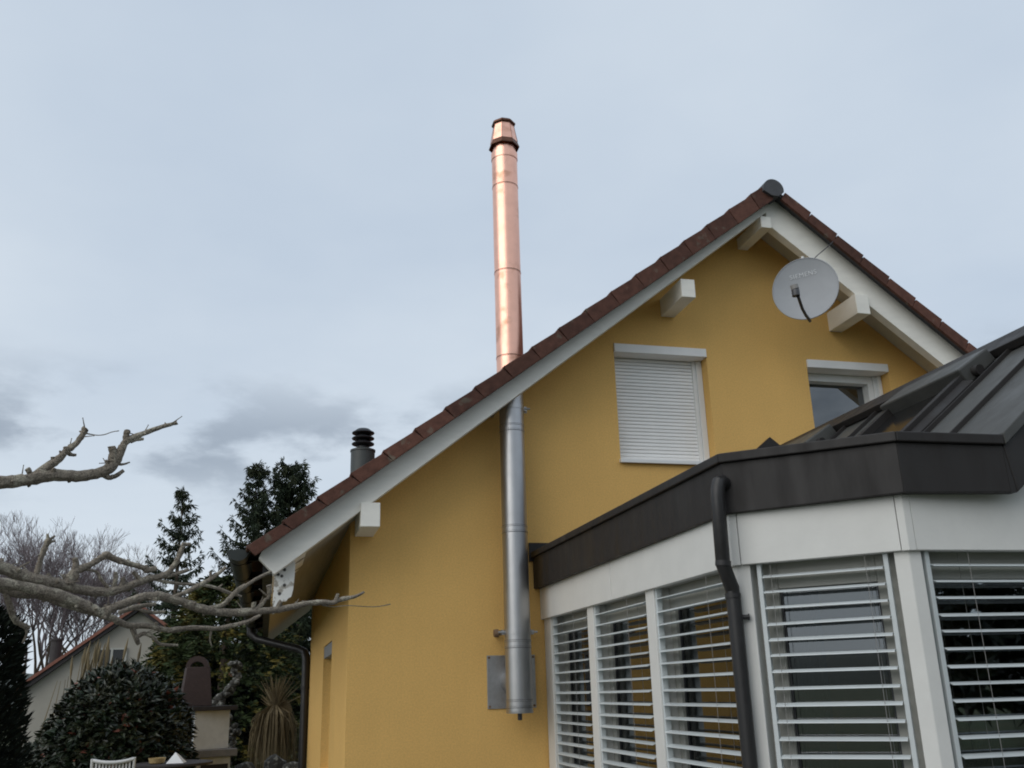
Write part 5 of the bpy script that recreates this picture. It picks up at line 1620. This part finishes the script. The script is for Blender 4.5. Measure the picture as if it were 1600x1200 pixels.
def rough_stone(c, r, g_):
    bm = bmesh.new()
    bmesh.ops.create_icosphere(bm, subdivisions=2, radius=1)
    s_ = Vector((g_.uniform(.8, 1.25), g_.uniform(.8, 1.2), g_.uniform(.65, 1.0)))
    off = Vector((g_.uniform(0, 50), g_.uniform(0, 50), 0))
    for v in bm.verts:
        k = 1 + .28 * noise.noise(v.co * 1.6 + off)
        v.co = Vector((v.co.x * s_.x, v.co.y * s_.y, v.co.z * s_.z)) * (k * r) + Vector(c)
    me = bpy.data.meshes.new('stone')
    bm.to_mesh(me)
    bm.free()
    me.materials.append(M['stone'])
    o = bpy.data.objects.new('stone', me)
    col.objects.link(o)
    return o


path = [(-.50, .0), (-.52, .3), (-.55, .6), (-.50, .85), (-.44, 1.1), (-.52, 1.3), (-.64, 1.48), (-.72, 1.58), (-.60, 1.66), (-.50, 1.78), (-.47, 1.92), (-.455, 2.05), (-.46, 2.15)]
for i in range(len(path) - 1):
    for j in range(8):
        t_ = (j + rnd.random()) / 8
        x = path[i][0] * (1 - t_) + path[i + 1][0] * t_ + rnd.uniform(-.065, .065)
        z = path[i][1] * (1 - t_) + path[i + 1][1] * t_
        o = rough_stone((x, 8.5 + rnd.uniform(-.09, .05), z), rnd.uniform(.036, .068), rnd)
        o.parent = sc_
        o.matrix_parent_inverse = parent_world(sc_).inverted()
for x, y, r, lab in ((-.22, 8.1, .16, 'pale rounded stone at the foot of the stone column'), (.22, 8.3, .22, 'large pale boulder below the pampas grass'),
                     (.50, 8.1, .15, 'pale rounded stone next to the rear downpipe')):
    o = rough_stone((x, y, .55), r, rnd)
    o.name = 'boulder'
    tag(o, lab, 'boulder', 'stones along the garden bed')
MB().box(-.62, .9, 7.95, 8.6, -.05, .45).obj('garden_wall', 'concrete', None, label='low concrete garden wall carrying the pale boulders', category='wall')

# pampas grass, tied in the middle
pg = thing('pampas_grass', 'dry tan pampas grass tied in the middle beyond the barbecue', 'ornamental grass', (.20, 9.5, 0))
q = MB()
for k in range(520):
    a = rnd.uniform(0, 6.28)
    r = rnd.uniform(.02, .09)
    top = Vector((.20 + r * cos(a), 9.5 + r * sin(a), 1.40 + rnd.uniform(-.05, .08)))
    rr = rnd.uniform(.08, .34)
    hang = rnd.uniform(.25, 1.2)
    q.tube([top, top + Vector((cos(a) * rr * .7, sin(a) * rr * .7, -.12)), top + Vector((cos(a) * rr, sin(a) * rr, -hang * .6)), top + Vector((cos(a) * rr * 1.05, sin(a) * rr * 1.05, -hang))],
           [.006, .007, .005, .002], 3, caps=False, smooth=False)
for k in range(190):
    a = rnd.uniform(0, 6.28)
    e = Vector((.20 + rnd.gauss(.05, .17), 9.5 + rnd.gauss(0, .14), rnd.uniform(1.48, 1.98)))
    q.tube([(.20 + .05 * cos(a), 9.5 + .05 * sin(a), 1.36), ((.2 + e.x) / 2, (9.5 + e.y) / 2, 1.36 + (e.z - 1.36) * .6), e], [.006, .006, .002], 3, caps=False, smooth=False)
for k in range(120):
    a = rnd.uniform(-1.2, 1.0)
    q.tube([(.24, 9.45, 1.40), (.24 + .16 * cos(a), 9.40, 1.42 + .14 * sin(a)), (.24 + .24 * cos(a), 9.38, 1.38 + .20 * sin(a))], [.006, .008, .003], 3, caps=False, smooth=False)
q.obj('blades', 'pampas', pg, fix=False)
MB().lathe(.20, 9.5, [(.11, 1.36), (.125, 1.38), (.11, 1.41)], 14).obj('tie', 'rust', pg)

# ------------------------------------------------------------------ garden chair and table
ch = thing('garden_chair', 'white slatted garden chair in front of the dark bush', 'chair', (-1.64, 4.5, 0))
cx, cy = -1.64, 4.5
for s in (-1, 1):
    MB().tube([(cx + s * .215, cy + .08, 0), (cx + s * .215, cy + .05, .42), (cx + s * .222, cy - .02, .72), (cx + s * .228, cy - .05, .985)], .017, 10).obj('back_post', 'chairwhite', ch)
    MB().tube([(cx + s * .215, cy + .46, 0), (cx + s * .215, cy + .46, .62)], .017, 10).obj('leg', 'chairwhite', ch)
    MB().box(cx + s * .215 - .025, cx + s * .215 + .025, cy - .0, cy + .48, .62, .645).obj('armrest', 'chairwhite', ch, bevel=.005)
tr_ = [(cx + .215 * (2 * k / 10 - 1), cy - .048 - .03 * (1 - (2 * k / 10 - 1) ** 2), .968 - .028 * (1 - (2 * k / 10 - 1) ** 2)) for k in range(11)]
MB().tube(tr_, [.020] * 11, 8).obj('top_rail', 'chairwhite', ch)
for k in range(11):
    x = cx - .18 + .036 * k
    MB().box(x - .010, x + .010, cy - .055, cy - .043, .48, .945).obj('back_slat', 'chairwhite', ch)
MB().box(cx - .20, cx + .20, cy - .06, cy - .02, .44, .48).obj('lower_rail', 'chairwhite', ch)
MB().box(cx - .22, cx + .22, cy, cy + .47, .40, .43).obj('seat', 'chairwhite', ch, bevel=.006)
tb = thing('garden_table', 'dark round garden table beside the white chair', 'table', (-1.02, 4.9, 0))
MB().lathe(-1.02, 4.9, [(.44, .855), (.46, .86), (.46, .885), (.44, .89)], 40).obj('tabletop', 'dark_slab', tb)
MB().lathe(-1.02, 4.9, [(.03, .0), (.03, .855)], 14).obj('pedestal', 'blackpipe', tb)
MB().lathe(-1.02, 4.9, [(.25, .0), (.25, .02), (.04, .06)], 24).obj('foot', 'blackpipe', tb)
# folded cloth and a basket on the table
q = MB()
q.add([(-1.08, 4.62, .892), (-.88, 4.60, .892), (-.86, 4.84, .892), (-1.06, 4.82, .892), (-.985, 4.68, 1.015), (-.955, 4.78, .985)],
      [(0, 1, 4), (1, 2, 5, 4), (2, 3, 5), (3, 0, 4, 5)])
tag(q.obj('folded_cloth', 'cloth', bevel=.006), 'white folded cloth standing up on the garden table', 'cloth')
tag(MB().lathe(-1.19, 4.72, [(.06, .892), (.085, .90), (.10, .955), (.094, .955), (.08, .91), (.0, .905)], 20).obj('bread_basket', 'straw'), 'small straw basket next to the folded white cloth', 'basket')

# hedge behind the photographer, mirrored in the conservatory glass
leafy('tall_hedge', 'tall dark hedge mirrored in the front glass of the conservatory', 6.5, -19, 11, 1.6, 5.2, 9000, 'laurel', 31, L0=.5, cat='hedge')
